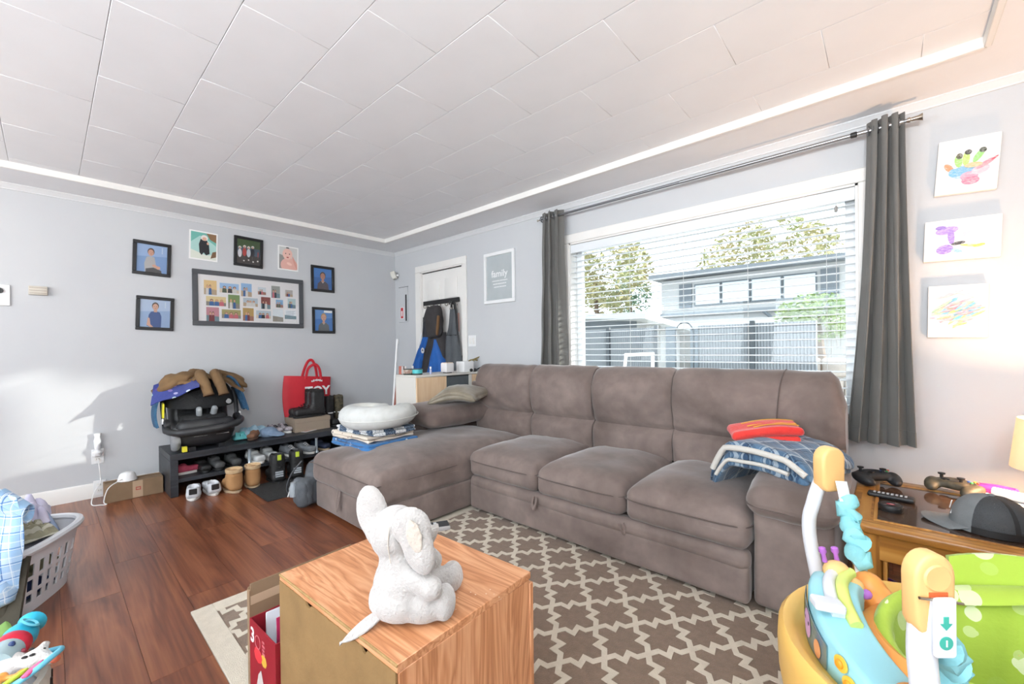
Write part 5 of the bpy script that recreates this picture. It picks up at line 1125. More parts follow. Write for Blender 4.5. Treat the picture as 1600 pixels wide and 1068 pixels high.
# ================================================================== oak cabinet in the foreground and the elephant
m_oak = wood('oak_veneer', '#a46a43', '#c3875d', '#d7a27a', 'x', 3.2, .45, rings=9)
m_oakv = wood('oak_veneer_side', '#a46a43', '#c3875d', '#d7a27a', 'z', 3.2, .45, rings=9)
def oak_top():
    m = m_oak.copy(); m.name = 'oak_veneer_crumbs'; nt = m.node_tree; b = nt.nodes['Principled BSDF']; src = b.inputs['Base Color'].links[0].from_socket
    tc = nt.nodes.new('ShaderNodeTexCoord'); vo = nt.nodes.new('ShaderNodeTexVoronoi'); vo.inputs['Scale'].default_value = 75; nt.links.new(tc.outputs['Object'], vo.inputs['Vector'])
    nz = nt.nodes.new('ShaderNodeTexNoise'); nz.inputs['Scale'].default_value = 6; nt.links.new(tc.outputs['Object'], nz.inputs['Vector'])
    lt = nt.nodes.new('ShaderNodeMath'); lt.operation = 'LESS_THAN'; lt.inputs[1].default_value = .13; nt.links.new(vo.outputs['Distance'], lt.inputs[0])
    gt_ = nt.nodes.new('ShaderNodeMath'); gt_.operation = 'GREATER_THAN'; gt_.inputs[1].default_value = .57; nt.links.new(nz.outputs[0], gt_.inputs[0])
    mu = nt.nodes.new('ShaderNodeMath'); mu.operation = 'MULTIPLY'; nt.links.new(lt.outputs[0], mu.inputs[0]); nt.links.new(gt_.outputs[0], mu.inputs[1])
    mx = nt.nodes.new('ShaderNodeMix'); mx.data_type = 'RGBA'; mx.inputs[7].default_value = lin('#e6d3bd'); nt.links.new(mu.outputs[0], mx.inputs[0]); nt.links.new(src, mx.inputs[6]); nt.links.new(mx.outputs[2], b.inputs['Base Color']); return m
cab = thing('oak_cabinet', 'orange oak veneer cabinet with bare fibreboard back in the foreground', 'cabinet', (-.714, .449, .0115), (0, 0, 2.8))
CH = .5085
mk('top_panel', bx(-.537, 0, 0, .432, CH - .018, CH, .0012, 1), oak_top(), cab)
mk('side_panel', bx(-.018, 0, .004, .425, 0, CH - .0185, .001, 1), m_oakv, cab); mk('side_panel', bx(-.537, -.519, .004, .425, 0, CH - .0185, .001, 1), m_oakv, cab)
mk('door_panel', bx(-.537, .002, .425, .441, .01, CH - .03, .002, 1), m_oakv, cab)
def chip_back():
    n = 60; top = [(-.534 + .53 * i / n, CH - .017 + .003 * noise.noise(Vector((i * .7, 1, 2))) - (.010 if 17 < i < 21 or 46 < i < 49 else 0)) for i in range(n + 1)]
    pl_ = [(-.534, 0), (-.004, 0)] + [(p[0], p[1]) for p in reversed(top)]; V, F = prism(pl_, 0, .005); return [(p[0], -p[2] + .003, p[1]) for p in V], [tuple(reversed(f)) for f in F]
mk('back_board', chip_back(), mat('fibreboard', '#8a6d43', .8, c2='#7c613a', sc_=10, bump=.1, bs=120), cab)
mk('edge_lip', bx(-.537, .0, -.002, .002, CH - .006, CH, .0008, 1), mat('chipboard_edge', '#a88a5a', .9, c2='#8d7148', sc_=60), cab)
el = thing('plush_elephant', 'light grey plush elephant sitting on the oak cabinet', 'plush toy', (-.831, .553, .5215), (0, 0, 42.05))
m_pl = mat('plush_grey', '#bab6b2', .95, c2='#aca8a4', sc_=14, bump=.55, bs=170, sheen=.6)
body = [ell(.068, .064, .075, (-.012, 0, .07)), ell(.078, .074, .05, (-.012, 0, .044)), ell(.055, .05, .06, (-.012, .0, .115)),
        ell(.06, .058, .062, (-.028, .008, .185)), ell(.045, .045, .04, (.0, .04, .17)), ell(.016, .018, .045, (.035, .075, .14), rot=(0, 30, 0)),
        ell(.055, .03, .034, (.045, -.035, .036), rot=(0, 0, 12)), ell(.026, .036, .04, (.088, -.022, .04)), ell(.055, .03, .032, (.045, .065, .036), rot=(0, 0, 25)), ell(.028, .034, .038, (.09, .085, .04)),
        ell(.045, .022, .025, (.042, -.05, .10), rot=(0, 28, -8)), ell(.027, .024, .026, (.064, -.055, .09)), ell(.045, .024, .026, (.03, .065, .1), rot=(0, 30, 20))]
mk('body', blob([([(p[0], p[1], max(.0, p[2])) for p in b[0]], b[1]) for b in body], .0065, 4), m_pl, el, 180)
mk('ear', blob([ell(.038, .02, .066, (-.086, .02, .228), rot=(0, -10, 0)), ell(.034, .022, .05, (-.07, .015, .19), rot=(0, -15, 0))], .006, 3), m_pl, el, 180)
mk('ear', blob([ell(.036, .015, .076, (.038, -.068, .195), rot=(4, -13, 0)), ell(.044, .017, .046, (.026, -.066, .228), rot=(4, -18, 0)), ell(.026, .015, .04, (.052, -.07, .165), rot=(0, -8, 0)), ell(.02, .03, .03, (.012, -.045, .225))], .006, 3), m_pl, el, 180)
m_plp = mat('plush_inner_ear', '#cdc3b6', .95, c2='#c2b8ac', sc_=14, bump=.4, bs=170, sheen=.4)
mk('inner_ear', blob([ell(.018, .004, .045, (.036, -.0835, .215), rot=(4, -15, 0))], .004, 2), m_plp, el, 180)
def tail(u, v):
    w_ = .017 * math.sin(PI * min(1, .12 + v * .93)) ** .7; return (-.04 - .088 * v, -.045 - .03 * v + w_ * (2 * u - 1) * .5, .034 - .05 * v + w_ * (2 * u - 1) * .75)
mk('tail', sheet(tail, 6, 14, .009), m_pl, el, 180)
mk('head_seam', tube([(-.028, -.046, .22), (-.03, -.05, .18), (-.026, -.045, .14)], .0012, 6), m_plp, el)
rm = thing('tv_remote', 'black television remote behind the elephant on the oak cabinet', 'remote', (-1.165, .835, .521), (0, 0, 62))
mk('case', bev(bx(-.09, .09, -.024, .024, .002, .018), .005, 2), mat('remote_silver_edge', '#9a9a9a', .4), rm); mk('face', bx(-.087, .087, -.0215, .0215, .018, .0192), m_dark, rm)
for i in range(7):
    for j in range(3): mk('button', bx(-.07 + i * .018, -.06 + i * .018, -.015 + j * .011, -.007 + j * .011, .0192, .0208), mat('button_grey', '#b9bcc0', .5), rm)
rx = thing('red_gift_box', 'red printed product box stuffed with papers beside the oak cabinet', 'box', (-1.36, .56, .0118), (0, 0, 2.8))
m_rbx = mat('red_box_card', '#8e1626', .45, c2='#7d1220', sc_=5)
for q in ((-.085, .1, -.155, -.152, 0, .318), (-.085, .1, .152, .155, 0, .318), (-.085, -.082, -.152, .152, 0, .318), (.097, .1, -.152, .152, 0, .318), (-.085, .1, -.155, .155, 0, .004)): mk('box_wall', bx(*q), m_rbx, rx)
mk('lettering', tf(text('3', .06, .0008, bold=.001), (-.062, -.1556, .275), (90, 0, 0)), m_wfr, rx)
mk('round_print', tf(lathe([(.017, 0), (.02, 0), (.02, .0008), (.017, .0008), (.017, 0)], 24, False), (-.022, -.1556, .272), (90, 0, 0)), mat('ring_print', '#c06a70', .5), rx)
g = G()
for k in range(4): g.add(bx(.012, .03 - .004 * (k % 2), -.1562, -.1556, .252 + k * .011, .258 + k * .011))
g.obj('small_print', mat('ring_print', '#c06a70', .5), rx)
mk('bow_print', tf(disc(.02, .0, .022, .018, 0, 7), (0, -.1556, .235), (90, 0, 0)), mat('gold_print', '#c9a03c', .5), rx)
mk('figure_print', tf(poly([(-.03, -.13), (-.045, -.04), (-.02, .03), (.0, .05), (.015, .02), (.0, -.02), (.03, -.07), (.01, -.13)]), (.0, -.1556, .15), (90, 0, 0)), mat('grey_print2', '#b9b0ac', .6), rx)
mk('figure_print', tf(disc(-.02, .0, .03, .022, 0, 8), (.0, -.1558, .235), (90, 0, 0)), mat('scarlet_print', '#d8343c', .5), rx)
mk('corner_print', tf(poly([(-.085, -.0), (-.03, -.0), (-.085, .06)]), (0, -.1556, .0), (90, 0, 0)), mat('purple_print', '#4a4a80', .5), rx)
for k, (dx, c, a, h) in enumerate(((-.068, '#e6e9ee', 4, .318), (-.04, '#dfe3ea', -6, .322), (-.005, '#e9ebef', 8, .328), (.03, '#b8245a', -4, .335), (.06, '#e9ebef', 6, .325))):
    mk('paper', tf(bx(-.0015, .0015, -.12, .13, .0, h), (dx, 0, .006), (0, a * .3, a * .5)), mat('paper%d' % k, c, .7), rx)
cx_ = thing('brown_carton', 'opened brown carton behind the red product box', 'box', (-1.475, .58, .0118), (0, 0, 2.8))
mk('front', bx(-.012, -.008, -.165, .17, 0, .40), m_brn, cx_); mk('back', bx(-.027, -.023, -.165, .17, 0, .385), m_brn, cx_); mk('side', bx(-.027, -.008, -.168, -.164, 0, .38), m_brn, cx_); mk('tape', bx(-.0075, -.007, -.165, .17, .335, .362), mat('packing_tape', '#b39a80', .3), cx_)
# ================================================================== laundry at the left
bs_ = thing('laundry_basket', 'white plastic laundry basket heaped with clothes', 'laundry basket', (-2.985, -.155, 0), (0, 0, -27.3))
m_bsk = mat('basket_white', '#d8dbe0', .4)
def oval(a, b, n=56, p=3.2):
    P = _oval(a, b, 800, p); L = [0.0]
    for i in range(800): q, r_ = P[i], P[(i + 1) % 800]; L.append(L[-1] + math.hypot(q[0] - r_[0], q[1] - r_[1]))
    o = []; j = 0
    for k in range(n):
        t = L[-1] * k / n
        while L[j + 1] < t: j += 1
        o.append(P[j % 800])
    return o
def _oval(a, b, n=56, p=3.2): return [(a * abs(math.cos(t)) ** (2 / p) * (1 if math.cos(t) >= 0 else -1), b * abs(math.sin(t)) ** (2 / p) * (1 if math.sin(t) >= 0 else -1)) for t in [2 * PI * i / n for i in range(n)]]
NB = 112; lv = [(0.0, .80), (.05, .83), (.085, .853), (.10, .862), (.15, .89), (.165, .90), (.22, .93), (.235, .94), (.275, .965)]
A0, B0 = .30, .215
g = G(); 
def ring(z0, s0, z1, s1, skip):
    P0, P1 = oval(A0 * s0, B0 * s0, NB), oval(A0 * s1, B0 * s1, NB); V = []; F = []
    for i in range(NB):
        if skip and i % 4 in (1, 2): continue
        j = (i + 1) % NB; b = len(V); t = .006
        for (x, y_), z in ((P0[i], z0), (P0[j], z0), (P1[j], z1), (P1[i], z1)): V.append((x, y_, z)); V.append((x * (1 - t / A0), y_ * (1 - t / B0), z))
        F += [(b, b + 2, b + 4, b + 6), (b + 1, b + 7, b + 5, b + 3), (b, b + 1, b + 3, b + 2), (b + 4, b + 5, b + 7, b + 6), (b, b + 6, b + 7, b + 1), (b + 2, b + 3, b + 5, b + 4)]
    return V, F
for k in range(len(lv) - 1): g.add(ring(lv[k][0], lv[k][1], lv[k + 1][0], lv[k + 1][1], k in (1, 3, 5) or (k in (0,) and False)))
g.add(prism(oval(A0 * .8, B0 * .8, NB), 0, .008))
g.obj('lattice_body', m_bsk, bs_)
mk('rim', tube([(p[0] * .985, p[1] * .985, .285) for p in oval(A0, B0, NB)], .017, 8, True), m_bsk, bs_)
glc = 'clothes heaped in the laundry basket'
def garment(name, label, m, loc, sx_, sy_, h, seed, rot=(0, 0, 0), group=glc): o = mk(name, crumple(sx_, sy_, h, seed, 24), m, None, 75); place(tag(o, label, 'clothing', group), loc, rot)
garment('white_garment', 'crumpled white garment filling the front of the laundry basket', mat('cl_white', '#c9ccd4', .9, c2='#b4b9c4', sc_=14), (-2.99, -.15, .20), .42, .29, .13, 3, (0, 0, -27))
garment('blue_grey_garment', 'crumpled blue grey garment at the back of the laundry basket', mat('cl_bluegrey', '#93a3bd', .9, c2='#7f90ab', sc_=12), (-3.08, -.10, .275), .28, .22, .13, 9, (0, 0, 10))
garment('khaki_garment', 'crumpled khaki striped garment in the laundry basket', plaid('cl_khaki', '#8d8a74', [(.03, .4, 0, '#c2c0b0', .8)], axes=(0,)), (-2.98, -.10, .28), .24, .17, .10, 14, (0, 0, 30))
garment('lavender_garment', 'pale lavender garment on top of the laundry heap', mat('cl_lav', '#bcb9d2', .9, c2='#cfcbdc', sc_=12), (-3.06, -.08, .34), .19, .17, .10, 22, (0, 8, 0))
garment('teal_garment', 'small teal garment tucked in the laundry basket', mat('cl_teal', '#3f8fae', .9), (-2.90, -.16, .31), .12, .12, .07, 31)
garment('navy_garment', 'navy garment at the bottom of the laundry basket', mat('cl_navy', '#2b3a63', .9, c2='#3a4a74', sc_=20), (-2.985, -.155, .01), .33, .22, .10, 40, (0, 0, -27))
garment('olive_garment', 'olive patterned garment inside the laundry basket', mat('cl_olive', '#66664a', .9, c2='#a9a88a', sc_=24), (-2.985, -.155, .11), .35, .24, .10, 44, (0, 0, -27))
# shirt and trousers draped in front of the basket
m_shirt = plaid('blue_plaid_shirt', '#bfd8ee', [(.062, .38, 0, '#8fbbe2', .55), (.062, .06, .5, '#2f6db4', .8), (.062, .05, .62, '#3f7ec0', .7), (.031, .07, .2, '#e8f2fa', .8)], .9, (1, 2), (0, 0, .2), .15)
shp = thing('blue_plaid_shirt', 'light blue plaid shirt draped beside the laundry basket', 'shirt', (-2.83, -.215, 0), (0, 0, -20))
def shirt(u, v):
    x = -.17 + .34 * u; z = .59 - .42 * v - .05 * abs(2 * u - 1) ** 2; return (.07 + .05 * v + .025 * math.sin(7 * u + 4 * v) + .012 * math.sin(15 * u), x * (1 + .15 * v) + .02 * math.sin(5 * v), z)
mk('body', sheet(shirt, 28, 24, .006), m_shirt, shp, 80)
def slv(u, v): a = PI * 2 * u; return (.07 + .045 * math.cos(a), .12 + .075 * v, .53 - .07 * v + .045 * math.sin(a) * (1 - .2 * v))
mk('sleeve', sheet(slv, 20, 10, .005), m_shirt, shp, 80)
mk('collar', tube(smooth_path([(.08, -.10, .59), (.11, -.02, .56), (.08, .06, .59), (.03, .0, .62)], 6, True), .018, 8, True), mat('white_cotton', '#dfe4e8', .9), shp)
mk('hem_roll', blob([ell(.05, .12, .05, (.12, -.05, .15), rot=(20, 0, 0)), ell(.05, .1, .06, (.12, .09, .18), rot=(-30, 0, 0))], .012, 3, .012, 18), m_shirt, shp)
mk('shirt_tag', bx(.15, .156, .1, .13, .24, .26), mat('tag_red', '#b8354a', .8), shp)
tr = thing('olive_cargo_trousers', 'olive cargo trousers hanging below the plaid shirt', 'trousers', (-2.83, -.215, 0), (0, 0, -20))
def trs(u, v): return (.03 + .10 * v + .02 * math.sin(8 * u), -.17 + .36 * u, .27 - .26 * v + .01 * math.sin(9 * u))
mk('leg', sheet(trs, 20, 16, .02), mat('olive_cargo', '#4c473c', .9, c2='#3f3b32', sc_=10, bump=.3, bs=40), tr, 80)
mk('pocket_seam', tube([(.09, .02, .2), (.125, .06, .13), (.14, .02, .08)], .004, 6), mat('seam_light', '#8a8578', .9), tr)
mk('pocket', soft(.03, .1, .1, .01, 3, c=(.115, .1, .11)), mat('olive_cargo', '#4c473c', .9), tr)
hp_ = thing('clothes_pile', 'dark clothes heaped under the plaid shirt', 'clothing', (-2.87, -.215, 0)); mk('heap', blob([ell(.09, .11, .13, (-.02, 0, .36)), ell(.08, .1, .12, (0, .0, .44))], .02, 3, .012, 9), mat('cl_dark', '#3d3a3c', .9), hp_)
o = mk('green_garment', crumple(.16, .2, .05, 50, 18), mat('cl_green', '#8fb86a', .9, c2='#7da55a', sc_=8)); place(tag(o, 'bright green garment on the floor at the left edge', 'clothing'), (-2.66, -.19, .0), (0, 0, 20))
# ================================================================== toy bin at the bottom left
tb = thing('toy_bin', 'cream fabric toy bin with black zigzag trim', 'toy bin', (-1.85, -.205, 0))
n = 40
mk('bin', lathe([(.17, 0), (.20, .03), (.205, .2), (.20, .215), (.185, .215), (.18, .19), (.17, .03), (0, .025)], n), mat('bin_cream', '#cfc9bd', .9, c2='#c2bcb0', sc_=16, bump=.3, bs=80), tb)
for k in range(26):
    a = 2 * PI * k / 26; mk('zigzag_mark', tf(bx(-.003, .003, -.0035, .0035, -.022, .022), (.2065 * math.cos(a), .2065 * math.sin(a), .165), (0, 0, math.degrees(a))), m_dark, tb)
m_tq = mat('toy_turquoise', '#2fb3d1', .35, c2='#2aa9c8', sc_=6); m_tr = mat('toy_red', '#c8213a', .35)
bt_ = thing('toy_baby_bottle', 'turquoise and red toy bottle with window on the toy bin', 'toy', (-1.93, -.078, .268), (0, 0, 163))
mk('head', tf(lathe([(.0, .12), (.028, .12), (.034, .112), (.026, .095), (.022, .08), (.035, .055), (.04, .03), (.036, .0), (0, 0)], 22), (.02, 0, 0), (0, 90, 0)), m_tq, bt_)
mk('spiral_ring', tf(lathe([(.014, 0), (.02, .004), (.026, 0), (.02, -.002)], 20, False), (.055, -.02, .036), (35, 15, 0)), mat('toy_turquoise_light', '#6fcbe0', .35), bt_)
mk('collar', tf(lathe([(.037, 0), (.04, .005), (.04, .035), (.037, .04)], 22), (-.02, 0, 0), (0, 90, 0)), m_tr, bt_)
mk('window', tf(lathe([(0, 0), (.034, 0), (.036, .01), (.036, .07), (0, .07)], 22), (-.09, 0, 0), (0, 90, 0)), mat('toy_clear', '#9fb4b8', .15), bt_)
for k in range(6): a = R(60 * k); mk('bead', ell(.008, .008, .008, (-.05 + .008 * (k % 2), .037 * math.cos(a), .037 * math.sin(a)), 8, 6), mat('bead%d' % (k % 2), ['#2b3f6f', '#8f2f3f'][k % 2], .4), bt_)
rg_ = thing('teething_ring', 'light blue plastic ring with hanging clips on the toy bin', 'toy', (-1.80, -.04, .258), (12, -10, 0))
mk('ring', tube([(.085 * math.cos(a), .062 * math.sin(a), .008 * math.sin(2 * a)) for a in [2 * PI * i / 32 for i in range(32)]], .0075, 10, True), mat('ring_blue', '#6fc3dd', .35), rg_)
for k, (c, x, y_, r_) in enumerate((('#e0608f', .068, .01, 60), ('#b9cf3a', .062, -.025, 40))):
    mk('clip', tf(bev(prism([(-.007, -.035), (.007, -.035), (.011, .0), (.005, .03), (-.005, .03), (-.011, .0)], -.004, .004), .002, 1), (x, y_, .006), (0, 0, r_)), mat('clip%d' % k, c, .35), rg_)
pz = thing('plush_zebra', 'small white plush animal with black spots on the toy bin', 'plush toy', (-1.835, -.06, .235), (0, 0, 50))
mk('body', blob([ell(.05, .035, .03, (-.03, 0, .02)), ell(.035, .028, .026, (.04, 0, .03)), ell(.02, .018, .016, (.072, 0, .025)), ell(.01, .018, .012, (.04, .025, .05))], .006, 3), mat('plush_white', '#d9d6d2', .95, c2='#cfc9c6', sc_=30, bump=.5, bs=200), pz)
for k, p in enumerate(((.03, -.02, .05), (.045, -.015, .052), (.02, .012, .052), (.05, .01, .05))): mk('spot', ell(.007, .006, .003, p, 8, 5), m_dark, pz)
mk('muzzle', ell(.012, .012, .01, (.088, 0, .025), 10, 7), mat('muzzle_orange', '#e0795a', .8), pz)
for k, (c, l, p, s) in enumerate((('#b9cbe6', 'pale blue muslin cloth filling the toy bin', (-1.85, -.205, .11), (.32, .32, .14)), ('#d9dde4', 'white muslin cloth at the front of the toy bin', (-1.77, -.13, .17), (.2, .2, .08)))):
    o = mk('muslin_cloth', crumple(s[0], s[1], s[2], 60 + k, 20), mat('muslin%d' % k, c, .9)); place(tag(o, l, 'cloth', 'muslins in the toy bin'), p)
o = mk('orange_toy_bone', blob([ell(.012, .012, .012, (-.02, .008, 0)), ell(.012, .012, .012, (-.02, -.008, 0)), ell(.022, .007, .007), ell(.012, .012, .012, (.02, .008, 0)), ell(.012, .012, .012, (.02, -.008, 0))], .004, 2), mat('toy_orange', '#e09a4a', .4)); place(tag(o, 'small orange bone shaped toy on the toy bin', 'toy'), (-1.765, -.075, .262), (0, 0, 60))
# ================================================================== end table, lamp and what lies on them
m_otb = wood('table_oak', '#7d4f1f', '#a8722f', '#c39149', 'x', 1.3, .35, coat=.3); m_oty = wood('table_oak_y', '#7d4f1f', '#a8722f', '#c39149', 'y', 1.3, .35, coat=.3); m_otz = wood('table_oak_leg', '#7d4f1f', '#a8722f', '#c39149', 'z', 1.3, .35, coat=.3)
tb_ = thing('end_table', 'golden oak end table with smoked glass top under the paintings', 'table', (.28, 2.34, 0))
TX, TY, TZ = .405, .365, .48
def rrect(x0, x1, y0, y1, r, n=6):
    P = []
    for cx, cy, a0 in ((x1 - r, y1 - r, 0), (x0 + r, y1 - r, 90), (x0 + r, y0 + r, 180), (x1 - r, y0 + r, 270)):
        for i in range(n + 1): a = R(a0 + 90 * i / n); P.append((cx + r * math.cos(a), cy + r * math.sin(a)))
    return P
def ringprism(o, i_, z0, z1):
    n = len(o); V = [(p[0], p[1], z) for z in (z0, z1) for p in o] + [(p[0], p[1], z) for z in (z0, z1) for p in i_]; F = []
    for k in range(n):
        j = (k + 1) % n; F += [(k, j, n + j, n + k), (2 * n + k, 3 * n + k, 3 * n + j, 2 * n + j), (n + k, n + j, 3 * n + j, 3 * n + k), (k, 2 * n + k, 2 * n + j, j)]
    return V, F
GO = .075
mk('top_frame', bev(ringprism(rrect(-TX, TX, -TY, TY, .07), rrect(-TX + GO, TX - GO, -TY + GO, TY - GO, .004), TZ - .032, TZ), .009, 3, 50), m_otb, tb_)
mk('end_inlay', bx(-TX + .028, -TX + GO - .012, -TY + .06, TY - .06, TZ, TZ + .0012), m_oty, tb_)
mk('inner_bead', bev(ringprism(rrect(-TX + GO - .004, TX - GO + .004, -TY + GO - .004, TY - GO + .004, .004), rrect(-TX + GO + .008, TX - GO - .008, -TY + GO + .008, TY - GO - .008, .003), TZ - .02, TZ + .003), .002, 1, 50), m_oty, tb_)
def smoked():
    t = NT('smoked_glass'); t.base('#4a3a30'); t.set(Roughness=.06, Specular__IOR__Level=.6); return t.m
mk('glass_inset', bx(-TX + GO, TX - GO, -TY + GO, TY - GO, TZ - .012, TZ - .003), smoked(), tb_)
mk('apron', bx(-TX + .05, TX - .05, -TY + .02, -TY + .042, TZ - .125, TZ - .034, .003, 1), m_otb, tb_); mk('apron', bx(-TX + .05, TX - .05, TY - .042, TY - .02, TZ - .125, TZ - .034, .003, 1), m_otb, tb_)
for s in (-1, 1): mk('apron', bx(s * (TX - .03) - .011, s * (TX - .03) + .011, -TY + .06, TY - .06, TZ - .125, TZ - .034, .003, 1), m_oty, tb_)
for sx_ in (-1, 1):
    for sy_ in (-1, 1):
        x, y_ = sx_ * (TX - .055), sy_ * (TY - .05); lg = mk('leg', bev(prism(rrect(x - .042, x + .042, y_ - .036, y_ + .036, .022), 0, TZ - .033), .002, 1, 50), m_otz, tb_)
        mk('leg_bead', bx(x - sx_ * .05 - .006, x - sx_ * .05 + .006, y_ - .03, y_ + .03, .0, TZ - .126, .003, 1), m_otz, lg)
# lamp at the right edge
lp = thing('table_lamp', 'lit table lamp with white drum shade on the end table', 'lamp', (.49, 2.52, TZ))
mk('base', lathe([(.06, 0), (.062, .006), (.05, .014), (.02, .022), (.014, .05), (.028, .08), (.03, .11), (.014, .14), (.01, .20)], 24), mat('lamp_base', '#8b7b6a', .4), lp)
def shade_mat():
    t = NT('lamp_shade_fabric'); tl = t.n('ShaderNodeBsdfTranslucent'); tl.inputs[0].default_value = lin('#f6ead8'); df = t.n('ShaderNodeBsdfDiffuse'); df.inputs[0].default_value = lin('#f2e8da'); mx = t.n('ShaderNodeMixShader'); mx.inputs[0].default_value = .6
    t.l(df.outputs[0], mx.inputs[1]); t.l(tl.outputs[0], mx.inputs[2]); t.l(mx.outputs[0], t.out.inputs[0]); return t.m
sh_ = mk('shade', lathe([(.15, .17), (.13, .36), (.128, .36), (.148, .17), (.15, .17)], 32, False), shade_mat(), lp)
mk('bulb', ell(.028, .028, .038, (0, 0, .26)), emit('bulb_glow', '#ffe2b8', 6), lp)
lo = light('table_lamp_bulb', 'POINT', (.49, 2.52, TZ + .26), 85, (1.0, .63, .38), .04)
# controllers
def controller(label, loc, rz, m, sc_=1.05):
    t = thing('game_controller', label, 'game controller', loc, (0, 0, rz)); 
    mk('shell', tf(blob([tf(soft(.10, .075, .035, .017, 4), (0, .0, .035)), ell(.026, .052, .024, (-.062, -.022, .026), rot=(12, 0, 18)), ell(.026, .052, .024, (.062, -.022, .026), rot=(12, 0, -18)), ell(.07, .03, .02, (0, .025, .036))], .006, 3), s=sc_), m, t)
    for x, y_ in ((-.047, .018), (.024, -.012)): st_ = mk('thumb_stick', tf(lathe([(.006, 0), (.006, .012), (.012, .014), (.013, .02), (.009, .021), (0, .019)], 16), (x * sc_, y_ * sc_, .05 * sc_)), m_dark, t)
    for k in range(4): a = R(90 * k); mk('face_button', tf(cyl(.0055, .006, 10, .001), ((.05 + .013 * math.cos(a)) * sc_, (.016 + .013 * math.sin(a)) * sc_, .051 * sc_)), mat('btn%d' % k, ['#b9452f', '#b99a3a', '#3b62a8', '#3f8f57'][k], .4), t)
    mk('direction_pad', tf(box(.026, .009, .006), (-.024 * sc_, -.012 * sc_, .053 * sc_)), m_dark, t); mk('direction_pad', tf(box(.009, .026, .006), (-.024 * sc_, -.012 * sc_, .053 * sc_)), m_dark, t)
    for s in (-1, 1): mk('trigger', tf(soft(.034, .02, .018, .008, 3), (s * .05 * sc_, .043 * sc_, .028 * sc_)), m_dark, t)
    return t
controller('black game controller on the left corner of the end table', (-.06, 2.585, TZ + .002), 35, mat('controller_black', '#1b1c1f', .5, c2='#212226', sc_=20))
controller('camouflage game controller behind the cap on the end table', (.20, 2.625, TZ + .004), -25, mat('controller_camo', '#35322a', .55, c2='#5a5444', sc_=34))
rm2 = thing('black_remote', 'slim black remote control on the smoked glass', 'remote', (-.005, 2.375, TZ - .002), (0, 0, -3))
mk('case', soft(.15, .045, .02, .009, 4, c=(0, 0, .011)), m_dark, rm2)
for i in range(8):
    for j in range(2): mk('button', bx(-.055 + i * .014, -.047 + i * .014, -.012 + j * .014, -.004 + j * .014, .0205, .0225), mat('button_grey', '#b9bcc0', .5), rm2)
pk = thing('hockey_puck', 'black hockey puck with red emblem on the smoked glass', 'puck', (-.005, 2.215, TZ - .002)); mk('puck', lathe([(.036, 0), (.038, .003), (.038, .021), (.036, .024), (0, .024)], 32), m_dark, pk)
art('emblem', [(disc(0, 0, .03, .03, 0, 28), '#3a3a3c'), (disc(0, 0, .027, .027, 0, 28), '#1b1b1c'), (disc(.0, .0, .014, .010, 0, 7), '#c23a4c'), (disc(.003, .002, .007, .004, 0, 7), '#e8dede'), (rect(-.02, -.02, -.012, -.017), '#d9d9d9'), (rect(.012, .016, .02, .019), '#d9d9d9')], pk, .0242)
# trucker cap
cp = thing('trucker_cap', 'grey trucker cap with dark mesh back at the front of the table', 'cap', (.255, 2.19, TZ + .002), (0, 0, 168))
m_cap = mat('cap_grey', '#777b7d', .85, c2='#6d7173', sc_=20, bump=.2, bs=260)
def mesh_mat():
    t = NT('cap_mesh'); v = t.coord('Object', (420, 420, 420)); vo = t.n('ShaderNodeTexVoronoi'); vo.inputs['Scale'].default_value = 1; t.l(v, vo.inputs['Vector']); tr = t.n('ShaderNodeBsdfTransparent'); mx = t.n('ShaderNodeMixShader')
    t.base('#3d4043'); t.set(Roughness=.7); t.l(t.math('LESS_THAN', vo.outputs['Distance'], .36), mx.inputs[0]); t.l(t.b.outputs[0], mx.inputs[1]); t.l(tr.outputs[0], mx.inputs[2]); t.l(mx.outputs[0], t.out.inputs[0]); return t.m
m_mesh = mesh_mat()
def dome(a0, a1, z0=0.0):
    def fn(u, v):
        a = R(a0 + (a1 - a0) * u); b = R(88 * v); r = .092 * math.cos(b) ** .75 + .002; return (r * 1.08 * math.cos(a), r * .95 * math.sin(a), z0 + .118 * math.sin(b) ** .9)
    return fn
mk('front_panel', sheet(dome(-68, 68), 24, 14, .003), m_cap, cp, 80); mk('mesh_panel', sheet(dome(68, 180), 22, 14, .002), m_mesh, cp, 80); mk('mesh_panel', sheet(dome(180, 292), 22, 14, .002), m_mesh, cp, 80)
def band(u, v): a = R(68 + 224 * u); r = .0945; return (r * 1.08 * math.cos(a), r * .95 * math.sin(a), .022 * v)
mk('sweatband', sheet(band, 30, 2, .003), m_dark, cp, 80)
for a in (130, 180, 230): mk('seam_tape', sheet(lambda u, v, a=a: dome(a - 4, a + 4)(u, v) and tuple(Vector(dome(a - 4, a + 4)(u, v)) * 1.008), 3, 12, .002), m_dark, cp, 80)
mk('top_button', ell(.009, .009, .005, (0, 0, .121), 12, 7), m_cap, cp)
def brim(u, v):
    a = R(-66 + 132 * u); r0 = .094; x0, y0 = r0 * 1.06 * math.cos(a), r0 * .95 * math.sin(a); e = .078 * math.cos(a * .95) ** .6 if abs(a) < R(90) else 0; x = x0 + e * v; return (x, y0 * (1 + .05 * v), .012 - .035 * (y0 / .09) ** 2 * v * .5 + .004 * v - .008 * v)
mk('brim', sheet(brim, 26, 10, .004), m_cap, cp, 80)
for (y_, z_, r_) in ((.02, .05, 25), (.0, .062, -30), (-.018, .052, 20)): mk('embroidery', tf(box(.003, .008, .034), (.0985 - .35 * abs(y_), y_, z_), (r_, -14, 0)), m_wfr, cp)
